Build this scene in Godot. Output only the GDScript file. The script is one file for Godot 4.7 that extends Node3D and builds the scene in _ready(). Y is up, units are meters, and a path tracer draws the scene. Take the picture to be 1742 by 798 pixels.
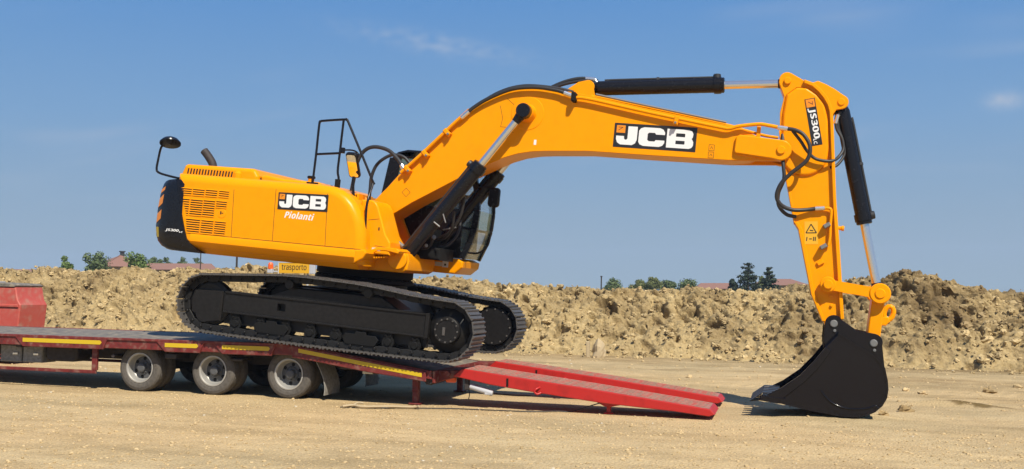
extends Node3D
# A yellow tracked excavator half way down a red low loader, in front of a bank of dug earth.
# Lengths are metres. «Site» axes: x along the trailer towards its ramps, y up from the ground, z across towards the road.

const PITCH := 0.08203          # the excavator stands nose down on the break of the trailer deck
const ORIGIN := Vector3(0.6124, 0.8438, 0.0)
var B := Basis.IDENTITY         # the site falls slightly towards the right
var C := Vector3(7.572, 1.763, 16.515)
var rng := RandomNumberGenerator.new()
var used := {}
var M := {}

# ------------------------------------------------------------------ mesh builder
class MB:
	var v := PackedVector3Array()
	var n := PackedVector3Array()
	var c := PackedColorArray()
	var col := Color.WHITE
	var t := Transform3D.IDENTITY
	func put(p: Vector3, q: Vector3):
		v.append(t * p)
		n.append((t.basis * q).normalized())
		c.append(col)
	func tri(a: Vector3, b: Vector3, d: Vector3, na: Vector3, nb: Vector3, nd: Vector3):
		if (b - a).cross(d - a).dot(na + nb + nd) < 0.0:
			put(a, na)
			put(b, nb)
			put(d, nd)
			return
		put(a, na)
		put(d, nd)
		put(b, nb)
	func flat(a: Vector3, b: Vector3, d: Vector3):
		var q := (b - a).cross(d - a).normalized()
		tri(a, b, d, q, q, q)
	func quad(a: Vector3, b: Vector3, d: Vector3, e: Vector3):   # counter-clockwise seen from outside
		flat(a, b, d)
		flat(a, d, e)
	func nquad(a: Vector3, b: Vector3, d: Vector3, e: Vector3, na: Vector3, nb: Vector3, nd: Vector3, ne: Vector3):
		tri(a, b, d, na, nb, nd)
		tri(a, d, e, na, nd, ne)
	func prism(poly: PackedVector2Array, z0: float, z1: float, bev := 0.0, seg := 1, smooth := 32.0):
		var p := poly.duplicate()
		var area := 0.0
		for i in p.size():
			area += p[i].cross(p[(i + 1) % p.size()])
		if area < 0.0:
			p.reverse()
		var k := p.size()
		var en := PackedVector2Array()
		for i in k:
			var e := (p[(i + 1) % k] - p[i]).normalized()
			en.append(Vector2(e.y, -e.x))
		var mit := PackedVector2Array()
		var avg := []
		for i in k:
			var a := en[(i + k - 1) % k]
			var b := en[i]
			mit.append((a + b) / maxf(0.25, 1.0 + a.dot(b)))
			avg.append((a + b).normalized() if a.dot(b) > cos(deg_to_rad(smooth)) else Vector2.ZERO)
		var rings := []
		if bev <= 0.0:
			rings = [[0.0, z0, 0.0], [0.0, z1, 0.0]]
		else:
			for j in range(seg, -1, -1):
				var a: float = j * PI / 2 / seg
				rings.append([bev * (1 - cos(a)), z0 + bev * (1 - sin(a)), -a])
			for j in range(0, seg + 1):
				var a: float = j * PI / 2 / seg
				rings.append([bev * (1 - cos(a)), z1 - bev * (1 - sin(a)), a])
		for r in rings.size() - 1:
			var r0: Array = rings[r]
			var r1: Array = rings[r + 1]
			var a0: float = r0[2]
			var a1: float = r1[2]
			if seg == 1 and bev > 0.0:
				a0 = (r0[2] + r1[2]) / 2
				a1 = a0
			for i in k:
				var j := (i + 1) % k
				var ni: Vector2 = avg[i] if avg[i] != Vector2.ZERO else en[i]
				var nj: Vector2 = avg[j] if avg[j] != Vector2.ZERO else en[i]
				var ia := p[i] - mit[i] * float(r0[0])
				var ja := p[j] - mit[j] * float(r0[0])
				var ib := p[i] - mit[i] * float(r1[0])
				var jb := p[j] - mit[j] * float(r1[0])
				nquad(Vector3(ia.x, ia.y, r0[1]), Vector3(ja.x, ja.y, r0[1]), Vector3(jb.x, jb.y, r1[1]), Vector3(ib.x, ib.y, r1[1]),
					Vector3(ni.x * cos(a0), ni.y * cos(a0), sin(a0)), Vector3(nj.x * cos(a0), nj.y * cos(a0), sin(a0)),
					Vector3(nj.x * cos(a1), nj.y * cos(a1), sin(a1)), Vector3(ni.x * cos(a1), ni.y * cos(a1), sin(a1)))
		var cap := PackedVector2Array()
		for i in k:
			cap.append(p[i] - mit[i] * bev)
		var ix := Geometry2D.triangulate_polygon(cap)
		for q in range(0, ix.size(), 3):
			var a := cap[ix[q]]
			var b := cap[ix[q + 1]]
			var d := cap[ix[q + 2]]
			if (b - a).cross(d - a) < 0:
				var s := b
				b = d
				d = s
			flat(Vector3(a.x, a.y, z1), Vector3(b.x, b.y, z1), Vector3(d.x, d.y, z1))
			flat(Vector3(a.x, a.y, z0), Vector3(d.x, d.y, z0), Vector3(b.x, b.y, z0))
	func box(lo: Vector3, hi: Vector3, bev := 0.0):
		prism(PackedVector2Array([Vector2(lo.x, lo.y), Vector2(hi.x, lo.y), Vector2(hi.x, hi.y), Vector2(lo.x, hi.y)]), lo.z, hi.z, bev)
	func bar(a: Vector3, b: Vector3, w: float, h: float, up := Vector3.UP, bev := 0.0):   # box along a line
		var d := (b - a).normalized()
		var x := up.cross(d).normalized()
		var y := d.cross(x)
		var was := t
		t = was * Transform3D(Basis(x, y, d), a)
		box(Vector3(-w / 2, -h / 2, 0), Vector3(w / 2, h / 2, (b - a).length()), bev)
		t = was
	func lathe(a: Vector3, dir: Vector3, prof: Array, sides := 20):   # prof: [along, radius], ...
		var d := dir.normalized()
		var x := d.cross(Vector3.UP if absf(d.y) < 0.9 else Vector3.RIGHT).normalized()
		var y := d.cross(x)
		for i in prof.size() - 1:
			var p0: Array = prof[i]
			var p1: Array = prof[i + 1]
			var s := Vector2(p1[0] - p0[0], p1[1] - p0[1])
			if s.length() < 1e-6:
				continue
			s = s.normalized()
			for k in sides:
				var u0 := x * cos(TAU * k / sides) + y * sin(TAU * k / sides)
				var u1 := x * cos(TAU * (k + 1) / sides) + y * sin(TAU * (k + 1) / sides)
				var n0 := u0 * s.x - d * s.y
				var n1 := u1 * s.x - d * s.y
				nquad(a + d * p0[0] + u0 * p0[1], a + d * p0[0] + u1 * p0[1], a + d * p1[0] + u1 * p1[1], a + d * p1[0] + u0 * p1[1], n0, n1, n1, n0)
	func rod(a: Vector3, b: Vector3, r: float, sides := 16, bev := 0.0):
		var l := (b - a).length()
		if bev > 0.0:
			lathe(a, b - a, [[0, 0], [0, r - bev], [bev, r], [l - bev, r], [l, r - bev], [l, 0]], sides)
		else:
			lathe(a, b - a, [[0, 0], [0, r], [l, r], [l, 0]], sides)
	func tube(path: PackedVector3Array, r: float, sides := 8):
		var k := path.size()
		var x := Vector3.ZERO
		var ring := []
		for i in k:
			var d := (path[mini(i + 1, k - 1)] - path[maxi(i - 1, 0)]).normalized()
			if i == 0:
				x = d.cross(Vector3.UP if absf(d.y) < 0.9 else Vector3.RIGHT).normalized()
			else:
				x = (x - d * x.dot(d)).normalized()
			var y := d.cross(x)
			var row := []
			for s in sides:
				row.append(x * cos(TAU * s / sides) + y * sin(TAU * s / sides))
			ring.append(row)
		for i in k - 1:
			for s in sides:
				var q := (s + 1) % sides
				nquad(path[i] + ring[i][s] * r, path[i] + ring[i][q] * r, path[i + 1] + ring[i + 1][q] * r, path[i + 1] + ring[i + 1][s] * r, ring[i][s], ring[i][q], ring[i + 1][q], ring[i + 1][s])
		for s in sides:
			var q := (s + 1) % sides
			flat(path[0], path[0] + ring[0][q] * r, path[0] + ring[0][s] * r)
			flat(path[k - 1], path[k - 1] + ring[k - 1][s] * r, path[k - 1] + ring[k - 1][q] * r)
	func mesh(m: Material) -> ArrayMesh:
		var a := []
		a.resize(Mesh.ARRAY_MAX)
		a[Mesh.ARRAY_VERTEX] = v
		a[Mesh.ARRAY_NORMAL] = n
		a[Mesh.ARRAY_COLOR] = c
		var o := ArrayMesh.new()
		o.add_surface_from_arrays(Mesh.PRIMITIVE_TRIANGLES, a)
		o.surface_set_material(0, m)
		return o

func P(a: Array) -> PackedVector2Array:
	var o := PackedVector2Array()
	for i in range(0, a.size(), 2):
		o.append(Vector2(a[i], a[i + 1]))
	return o

func arc(cx: float, cy: float, r: float, a0: float, a1: float, k := 8) -> PackedVector2Array:
	var o := PackedVector2Array()
	for i in k + 1:
		var a := deg_to_rad(lerpf(a0, a1, float(i) / k))
		o.append(Vector2(cx + r * cos(a), cy + r * sin(a)))
	return o

func circle(cx: float, cy: float, r: float, k := 28) -> PackedVector2Array:
	var o := arc(cx, cy, r, 0, 360, k)
	o.remove_at(k)
	return o

func rrect(x0: float, y0: float, x1: float, y1: float, r: float) -> PackedVector2Array:
	return arc(x1 - r, y1 - r, r, 0, 90, 4) + arc(x0 + r, y1 - r, r, 90, 180, 4) + arc(x0 + r, y0 + r, r, 180, 270, 4) + arc(x1 - r, y0 + r, r, 270, 360, 4)

func spline(pts: Array, k := 6) -> PackedVector3Array:
	var o := PackedVector3Array()
	for i in pts.size() - 1:
		var a: Vector3 = pts[maxi(i - 1, 0)]
		var b: Vector3 = pts[i]
		var d: Vector3 = pts[i + 1]
		var e: Vector3 = pts[mini(i + 2, pts.size() - 1)]
		for j in k:
			o.append(b.cubic_interpolate(d, a, e, float(j) / k))
	o.append(pts[pts.size() - 1])
	return o

func xy(a: Array, z: float) -> Array:
	var o := []
	for i in range(0, a.size(), 2):
		o.append(Vector3(a[i], a[i + 1], z))
	return o

# ------------------------------------------------------------------ naming
func numbered(parent: Node, called: String) -> String:
	var key := str(parent.get_instance_id()) + called
	var k: int = used.get(key, 0)
	used[key] = k + 1
	return called if k == 0 else "%s_%03d" % [called, k]

func part(parent: Node, called: String, mb: MB, m: Material, at := Transform3D.IDENTITY) -> MeshInstance3D:
	return put(parent, called, mb.mesh(m), at)

func put(parent: Node, called: String, mesh: Mesh, at := Transform3D.IDENTITY) -> MeshInstance3D:
	var o := MeshInstance3D.new()
	o.name = numbered(parent, called)
	o.mesh = mesh
	o.transform = at
	parent.add_child(o, true)
	return o

func group_of(parent: Node, called: String, at := Transform3D.IDENTITY) -> Node3D:
	var o := Node3D.new()
	o.name = numbered(parent, called)
	o.transform = at
	parent.add_child(o, true)
	return o

func tag(o: Node, label: String, category: String, group := "") -> Node:
	o.set_meta("label", label)
	o.set_meta("category", category)
	if group != "":
		o.set_meta("group", group)
	return o

func site(p: Vector3, turn := Basis.IDENTITY) -> Transform3D:
	return Transform3D(B, Vector3.ZERO) * Transform3D(turn, p)

# ------------------------------------------------------------------ materials
func noise(freq: float, seed_: int, octaves := 4, kind := FastNoiseLite.TYPE_SIMPLEX_SMOOTH) -> FastNoiseLite:
	var f := FastNoiseLite.new()
	f.noise_type = kind
	f.seed = seed_
	f.frequency = freq
	f.fractal_octaves = octaves
	return f

func ramp_tex(f: FastNoiseLite, stops: Array, size := 512) -> NoiseTexture2D:
	var g := Gradient.new()
	g.offsets = PackedFloat32Array(stops.map(func(s): return s[0]))
	g.colors = PackedColorArray(stops.map(func(s): return s[1]))
	var t := NoiseTexture2D.new()
	t.width = size
	t.height = size
	t.seamless = true
	t.noise = f
	t.color_ramp = g
	return t

func bump_tex(f: FastNoiseLite, strength: float, size := 512) -> NoiseTexture2D:
	var t := NoiseTexture2D.new()
	t.width = size
	t.height = size
	t.seamless = true
	t.as_normal_map = true
	t.bump_strength = strength
	t.noise = f
	return t

func lin(r: float, g: float, b: float) -> Color:
	return Color(r, g, b).linear_to_srgb()

func mat(called: String, c: Color, rough: float, metal := 0.0) -> StandardMaterial3D:
	var m := StandardMaterial3D.new()
	m.resource_name = called
	m.albedo_color = c
	m.roughness = rough
	m.metallic = metal
	M[called] = m
	return m

func tri(m: StandardMaterial3D, scale: float, world := false):
	m.uv1_triplanar = true
	m.uv1_world_triplanar = world
	m.uv1_scale = Vector3.ONE * scale

func grey(x: float) -> Color:
	return Color(x, x, x).linear_to_srgb()

func make_materials():
	var dust := ramp_tex(noise(0.012, 3, 5), [[0.0, grey(0.93)], [0.45, grey(0.985)], [1.0, grey(1.0)]])
	var scuff := ramp_tex(noise(0.02, 8, 5), [[0.0, grey(0.55)], [0.5, grey(0.85)], [0.75, grey(1.0)], [1.0, grey(1.0)]])
	var soft := bump_tex(noise(0.01, 21, 3), 0.7)
	var m: StandardMaterial3D
	m = mat("yellow_paint", lin(0.83, 0.3, 0.0), 0.3)
	m.metallic_specular = 0.26
	m.albedo_texture = dust
	m.normal_enabled = true
	m.normal_texture = soft
	m.normal_scale = 0.06
	tri(m, 0.6)
	m = mat("black_paint", lin(0.008, 0.008, 0.01), 0.28)
	m.metallic_specular = 0.38
	m.roughness_texture = scuff
	tri(m, 0.8)
	m = mat("bucket_paint", lin(0.005, 0.005, 0.008), 0.13)
	m.metallic_specular = 0.42
	m.normal_enabled = true
	m.normal_texture = soft
	m.normal_scale = 0.12
	tri(m, 0.5)
	m = mat("frame_paint", lin(0.013, 0.012, 0.0115), 0.42)
	m.metallic_specular = 0.36
	m.albedo_texture = scuff
	tri(m, 1.1)
	m = mat("track_steel", lin(0.12, 0.112, 0.104), 0.5, 0.35)
	m.albedo_texture = scuff
	tri(m, 2.3)
	mat("chain_steel", lin(0.007, 0.0065, 0.006), 0.6, 0.1)
	m = mat("worn_steel", lin(0.028, 0.03, 0.036), 0.35, 0.3)
	m.albedo_texture = scuff
	tri(m, 3.0)
	mat("bright_steel", lin(0.75, 0.75, 0.74), 0.25, 0.9)
	mat("chrome", lin(0.72, 0.72, 0.72), 0.17, 0.88)
	m = mat("rubber_hose", lin(0.02, 0.02, 0.021), 0.5)
	m = mat("dull_black", lin(0.008, 0.008, 0.008), 0.7)
	m.metallic_specular = 0.3
	mat("pipe_grey", lin(0.2, 0.2, 0.195), 0.45, 0.4)
	mat("decal_black", lin(0.014, 0.014, 0.016), 0.4)
	mat("decal_white", lin(0.72, 0.72, 0.72), 0.4)
	mat("decal_orange", lin(0.75, 0.24, 0.008), 0.4)
	mat("warning_yellow", lin(0.55, 0.38, 0.012), 0.4)
	mat("label_grey", lin(0.55, 0.55, 0.53), 0.45)
	mat("vent_dark", lin(0.02, 0.014, 0.006), 0.8)
	m = mat("glass", Color(0.55, 0.68, 0.66, 0.16), 0.04)
	m.transparency = BaseMaterial3D.TRANSPARENCY_ALPHA
	m = mat("mirror_glass", lin(0.9, 0.9, 0.9), 0.03, 1.0)
	mat("seat_cloth", lin(0.02, 0.02, 0.022), 0.9)
	var worn := ramp_tex(noise(0.016, 14, 5), [[0.0, lin(0.07, 0.012, 0.01)], [0.4, lin(0.15, 0.014, 0.012)], [0.55, lin(0.14, 0.02, 0.017)], [0.7, lin(0.17, 0.055, 0.042)], [1.0, lin(0.22, 0.12, 0.09)]])
	m = mat("trailer_red", Color.WHITE, 0.6)
	m.albedo_texture = worn
	tri(m, 0.7)
	m = mat("ramp_red", lin(0.4, 0.013, 0.01), 0.45)
	m.albedo_texture = ramp_tex(noise(0.012, 15, 5), [[0.0, lin(0.75, 0.7, 0.6)], [0.35, Color.WHITE], [1.0, Color.WHITE]])
	tri(m, 0.5)
	m = mat("ramp_top", Color.WHITE, 0.8)
	m.albedo_texture = ramp_tex(noise(0.02, 16, 5), [[0.0, lin(0.4, 0.045, 0.035)], [0.35, lin(0.4, 0.11, 0.085)], [0.5, lin(0.36, 0.2, 0.15)], [0.65, lin(0.22, 0.15, 0.11)], [1.0, lin(0.42, 0.08, 0.06)]])
	tri(m, 0.8)
	m = mat("deck_plate", Color.WHITE, 0.75)
	m.albedo_texture = ramp_tex(noise(0.018, 17, 5), [[0.0, lin(0.08, 0.068, 0.057)], [0.38, lin(0.17, 0.148, 0.118)], [0.55, lin(0.15, 0.132, 0.11)], [0.7, lin(0.27, 0.225, 0.16)], [1.0, lin(0.3, 0.25, 0.17)]])
	tri(m, 0.5)
	m = mat("chassis_dark", lin(0.035, 0.028, 0.026), 0.7)
	m.albedo_texture = scuff
	tri(m, 1.0)
	m = mat("tyre_rubber", lin(0.1, 0.09, 0.078), 0.9)
	m.albedo_texture = ramp_tex(noise(0.02, 18, 4), [[0.0, lin(0.6, 0.58, 0.55)], [0.6, Color.WHITE], [1.0, lin(1, 0.95, 0.85)]])
	tri(m, 1.5)
	mat("rim_silver", lin(0.42, 0.41, 0.38), 0.45, 0.4)
	mat("rim_blue", lin(0.09, 0.093, 0.097), 0.55, 0.2)
	m = mat("flap_rubber", lin(0.3, 0.29, 0.26), 0.8)
	m.albedo_texture = scuff
	tri(m, 1.2)
	m = mat("toolbox_grey", lin(0.24, 0.24, 0.23), 0.6)
	m.albedo_texture = scuff
	tri(m, 1.3)
	mat("lamp_white", lin(0.45, 0.46, 0.48), 0.35)
	mat("lamp_orange", lin(0.8, 0.12, 0.02), 0.3)
	m = mat("skip_red", Color.WHITE, 0.55)
	m.albedo_texture = ramp_tex(noise(0.006, 19, 5), [[0.0, lin(0.42, 0.17, 0.12)], [0.4, lin(0.44, 0.07, 0.05)], [0.65, lin(0.44, 0.085, 0.062)], [1.0, lin(0.4, 0.22, 0.16)]])
	tri(m, 0.8)
	m = mat("sign_yellow", lin(0.68, 0.36, 0.012), 0.5)
	# earth: fine grain over vertex colours that carry the broad patches
	m = mat("ground_earth", Color.WHITE, 0.95)
	m.vertex_color_use_as_albedo = true
	m.albedo_texture = ramp_tex(noise(0.07, 31, 4), [[0.0, lin(0.5, 0.48, 0.45)], [0.32, lin(0.78, 0.77, 0.75)], [0.5, lin(0.9, 0.9, 0.9)], [1.0, Color.WHITE]], 1024)
	m.normal_enabled = true
	m.normal_texture = bump_tex(noise(0.06, 32, 4), 5.5, 1024)
	m.normal_scale = 0.9
	m.metallic_specular = 0.2
	tri(m, 0.35, true)
	m = mat("bank_earth", Color.WHITE, 0.95)
	m.vertex_color_use_as_albedo = true
	m.albedo_texture = ramp_tex(noise(0.03, 33, 5), [[0.0, lin(0.4, 0.37, 0.33)], [0.4, lin(0.78, 0.77, 0.74)], [1.0, Color.WHITE]], 1024)
	m.normal_enabled = true
	m.normal_texture = bump_tex(noise(0.03, 34, 5), 8.0, 1024)
	m.normal_scale = 1.0
	m.metallic_specular = 0.2
	tri(m, 0.4, true)
	m = mat("clods", Color.WHITE, 0.95)
	m.vertex_color_use_as_albedo = true
	m.metallic_specular = 0.2
	mat("wood_stake", lin(0.42, 0.33, 0.2), 0.9)
	mat("roof_tile", lin(0.24, 0.125, 0.09), 0.8)
	mat("house_wall", lin(0.42, 0.3, 0.22), 0.85)
	mat("house_dark", lin(0.03, 0.03, 0.035), 0.5)
	mat("bark", lin(0.09, 0.065, 0.045), 0.9)
	for d in [["leaf_green", 0.11, 0.17, 0.035], ["leaf_grey", 0.1, 0.14, 0.05], ["leaf_pine", 0.02, 0.038, 0.018], ["leaf_olive", 0.12, 0.14, 0.04]]:
		m = mat(d[0], Color.WHITE, 0.7)
		m.albedo_color = lin(d[1], d[2], d[3])
		m.vertex_color_use_as_albedo = true
		m.backlight_enabled = true
		m.backlight = lin(d[1] * 0.5, d[2] * 0.5, d[3] * 0.5)

# ------------------------------------------------------------------ sky
func make_sky() -> Sky:
	var w := 2048
	var h := 1024
	var im := Image.create(w, h, false, Image.FORMAT_RGBF)
	var f1 := noise(9.0, 5, 5)
	var f2 := noise(2.2, 6, 4)
	var stops := [[-5.0, Vector3(0.30, 0.37, 0.42)], [0.0, Vector3(0.335, 0.445, 0.49)], [4.0, Vector3(0.265, 0.395, 0.53)], [9.0, Vector3(0.183, 0.352, 0.592)], [16.0, Vector3(0.096, 0.274, 0.598)], [40.0, Vector3(0.10, 0.215, 0.49)], [90.0, Vector3(0.065, 0.155, 0.40)]]
	var cols := []
	for y in h:
		var el := 90.0 - (y + 0.5) * 180.0 / h
		var k := 0
		while k < stops.size() - 2 and el > stops[k + 1][0]:
			k += 1
		var s: float = clampf((el - stops[k][0]) / (stops[k + 1][0] - stops[k][0]), 0, 1)
		var base: Vector3 = (stops[k][1] as Vector3).lerp(stops[k + 1][1], s)
		for x in w:
			if el < 0.0 or el > 62.0:
				im.set_pixel(x, y, Color(base.x, base.y, base.z))
				continue
			var a := (x + 0.5) / w * TAU
			var e := deg_to_rad(el)
			var dir := Vector3(sin(a) * cos(e), sin(e), -cos(a) * cos(e))
			# thin high cloud on a sheet above, drawn out along the wind
			var sheet := Vector2(dir.x, dir.z) / (dir.y + 0.12)
			var p := Vector2(sheet.x * 0.8 + sheet.y * 0.3, sheet.y * 1.0 - sheet.x * 0.2)
			var broad := smoothstep(0.0, 0.55, f2.get_noise_2d(p.x * 0.28, p.y * 0.28 + 3.0))
			var wisp := smoothstep(-0.05, 0.6, f1.get_noise_2d(p.x * 0.035, p.y * 0.16))
			var amount := broad * wisp * 0.34 * smoothstep(1.0, 8.0, el)
			# the streak over the boom, and the small puff low on the right
			var az := rad_to_deg(a) if a < PI else rad_to_deg(a) - 360.0
			var q := Vector2((az + 18.7) / 4.4, (el - 13.2 + (az + 18.7) * 0.15) / 0.5)
			amount += 0.42 * exp(-q.length_squared()) * (0.5 + 1.2 * f1.get_noise_2d(az * 0.09, el * 0.35))
			q = Vector2((az - 10.5) / 0.75, (el - 9.3) / 0.36)
			amount += 0.85 * exp(-q.length_squared()) * (0.7 + 0.6 * f1.get_noise_2d(az * 0.2, el * 0.4))
			var cc := base.lerp(Vector3(0.52, 0.56, 0.64), clampf(amount, 0, 0.8))
			im.set_pixel(x, y, Color(cc.x, cc.y, cc.z))
	var pm := PanoramaSkyMaterial.new()
	pm.energy_multiplier = 0.79
	pm.panorama = ImageTexture.create_from_image(im)
	var sky := Sky.new()
	sky.sky_material = pm
	return sky

func _ready():
	rng.seed = 7
	# ---- camera
	var d := Vector3(-0.252963, 0.05306253, -0.96601971)
	var r := Vector3(0.96745396, 0.02060625, -0.2522067)
	var u := Vector3(-0.00652331, 0.99837856, 0.05654817)
	var level := Vector3(d.x, 0, d.z).normalized()
	B = Basis(level, 0.02064)
	if absf((B * r).y) > 0.01:
		B = Basis(level, -0.02064)
	var cam := Camera3D.new()
	cam.name = "camera"
	cam.fov = 24.96
	cam.far = 4000
	cam.near = 0.1
	cam.transform = Transform3D(B, Vector3.ZERO) * Transform3D(Basis(r, u, -d), C)
	add_child(cam)
	# ---- sky, exposure
	var we := WorldEnvironment.new()
	we.name = "daylight"
	var env := Environment.new()
	env.background_mode = Environment.BG_SKY
	env.sky = make_sky()
	env.ambient_light_source = Environment.AMBIENT_SOURCE_SKY
	env.tonemap_mode = Environment.TONE_MAPPER_LINEAR
	env.tonemap_exposure = 1.3
	env.sdfgi_enabled = true
	env.ssao_enabled = true
	env.ssil_enabled = true
	env.fog_enabled = true
	env.fog_density = 0.0004
	env.fog_light_color = Color(0.72, 0.8, 0.9)
	we.environment = env
	add_child(we)
	# ---- sun: high, from the right and a little in front
	var sun := DirectionalLight3D.new()
	sun.name = "sun"
	sun.light_energy = 1.6
	sun.light_color = Color(1.0, 0.965, 0.9)
	sun.light_angular_distance = 0.5
	sun.shadow_enabled = true
	var to_sun := Vector3(0.40, 0.74, 0.55).normalized()
	sun.basis = Basis.looking_at(B * -to_sun, Vector3.UP)
	add_child(sun)
	make_materials()
	make_ground()
	make_bank()
	make_far()
	make_trailer()
	make_excavator()
	make_small()

# ------------------------------------------------------------------ ground and bank
func crest(x: float) -> float:
	var t := [[-60, 2.3], [-20.1, 2.29], [-12.9, 2.37], [-10.6, 2.5], [-9.1, 2.5], [-3.9, 2.2], [-1.1, 2.06], [1.5, 1.93], [5.1, 1.9], [6.9, 1.95], [8.2, 2.1], [9.4, 2.32], [10.2, 2.42], [10.75, 2.64], [11.3, 2.55], [12.1, 2.15], [13.3, 1.95], [30, 2.0], [60, 2.2]]
	for i in t.size() - 1:
		if x <= t[i + 1][0]:
			return lerpf(t[i][1], t[i + 1][1], clampf((x - t[i][0]) / (t[i + 1][0] - t[i][0]), 0, 1)) - 0.08 - 0.12 * smoothstep(0.0, -8.0, x)
	return 1.9

func bank_foot(x: float) -> float:
	return -12.7 - 0.35 * sin(x * 0.31 + 0.6) - 0.012 * maxf(-x, 0.0) - 0.25 * exp(-pow((x - 4.5) / 3.0, 2))

var gn1: FastNoiseLite
var gn2: FastNoiseLite
var gn3: FastNoiseLite

func ground_height(x: float, z: float) -> float:
	var near := smoothstep(-13.5, -11.0, z)
	var h := 0.035 * gn1.get_noise_2d(x * 0.5, z * 1.1)
	h += 0.016 * gn2.get_noise_2d(x * 0.55, z * 2.6)
	h += 0.012 * gn3.get_noise_2d(x * 2.0, z * 2.4) + 0.008 * gn3.get_noise_2d(x * 5.0 + 7.0, z * 6.0)
	# wheel and track ruts that run along the lorry
	h += 0.018 * gn2.get_noise_2d(x * 0.07 + 40.0, z * 3.1) * smoothstep(2.2, 4.0, z)
	h += 0.028 * gn3.get_noise_2d(x * 0.5 + 20.0, z * 1.4) * smoothstep(0.0, -5.0, z)
	h -= 0.03 * rut(x, z)
	var under := exp(-pow((x - 8.2) / 0.8, 2) - pow((z - 0.1) / 1.0, 2))
	var trailer := smoothstep(2.2, 1.7, absf(z)) * smoothstep(7.2, 6.4, x)
	h *= 1.0 - 0.75 * trailer
	h += 0.075 * under
	h += 0.10 * exp(-pow((x - 10.1) / 0.75, 2) - pow((z + 2.45) / 0.16, 2))   # a low ridge behind the bucket
	return h * near

func rut(x: float, z: float) -> float:   # pressed wheel tracks
	var v := 0.0
	for a in [[5.2, 0.05, 0.9], [7.0, 0.05, 0.9], [3.6, -0.035, 0.7], [-5.2, 0.02, 0.8], [-7.1, 0.02, 0.8], [9.1, -0.06, 0.7]]:
		var c: float = a[0] + a[1] * (x - 4.0) + 0.25 * sin(x * 0.35 + a[0])
		var e := absf(z - c) / 0.2
		if e < 2.5:
			v += float(a[2]) * exp(-pow(e, 4)) * (0.65 + 0.35 * sin(x * 21.0 + (z - c) * 12.0)) * smoothstep(-0.35, 0.25, gn1.get_noise_2d(x * 0.6 + a[0] * 7.0, z))
	return v

func soil(dark: float) -> Color:
	return Color(0.47, 0.36, 0.188).lerp(Color(0.18, 0.127, 0.065), clampf(dark, 0, 1))

func earth(dark: float, red := 0.0) -> Color:
	var a := Color(0.555, 0.42, 0.232)
	var b := Color(0.17, 0.115, 0.05)
	var o := a.lerp(b, clampf(dark, 0, 1))
	return Color(o.r * (1 + red), o.g, o.b * (1 - red))

func axis(lo: float, hi: float, step: float, far: float) -> PackedFloat32Array:
	var o := PackedFloat32Array()
	var left := []
	var s := step
	var p := lo
	while p > -far:
		s *= 1.45
		p -= s
		left.append(p)
	left.reverse()
	for q in left:
		o.append(q)
	p = lo
	while p < hi:
		o.append(p)
		p += step
	s = step
	while p < far:
		o.append(p)
		s *= 1.45
		p += s
	return o

func grid_mesh(nx: int, nz: int, vert: PackedVector3Array, cols: PackedColorArray, m: Material) -> ArrayMesh:
	var nor := PackedVector3Array()
	nor.resize(vert.size())
	for i in nx:
		for j in nz:
			var dx := vert[mini(i + 1, nx - 1) * nz + j] - vert[maxi(i - 1, 0) * nz + j]
			var dz := vert[i * nz + mini(j + 1, nz - 1)] - vert[i * nz + maxi(j - 1, 0)]
			nor[i * nz + j] = dz.cross(dx).normalized()
	var ix := PackedInt32Array()
	for i in nx - 1:
		for j in nz - 1:
			var a := i * nz + j
			var b := a + nz
			ix.append_array(PackedInt32Array([a, b, a + 1, b, b + 1, a + 1]))
	var arr := []
	arr.resize(Mesh.ARRAY_MAX)
	arr[Mesh.ARRAY_VERTEX] = vert
	arr[Mesh.ARRAY_NORMAL] = nor
	arr[Mesh.ARRAY_COLOR] = cols
	arr[Mesh.ARRAY_INDEX] = ix
	var o := ArrayMesh.new()
	o.add_surface_from_arrays(Mesh.PRIMITIVE_TRIANGLES, arr)
	o.surface_set_material(0, m)
	return o

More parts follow.
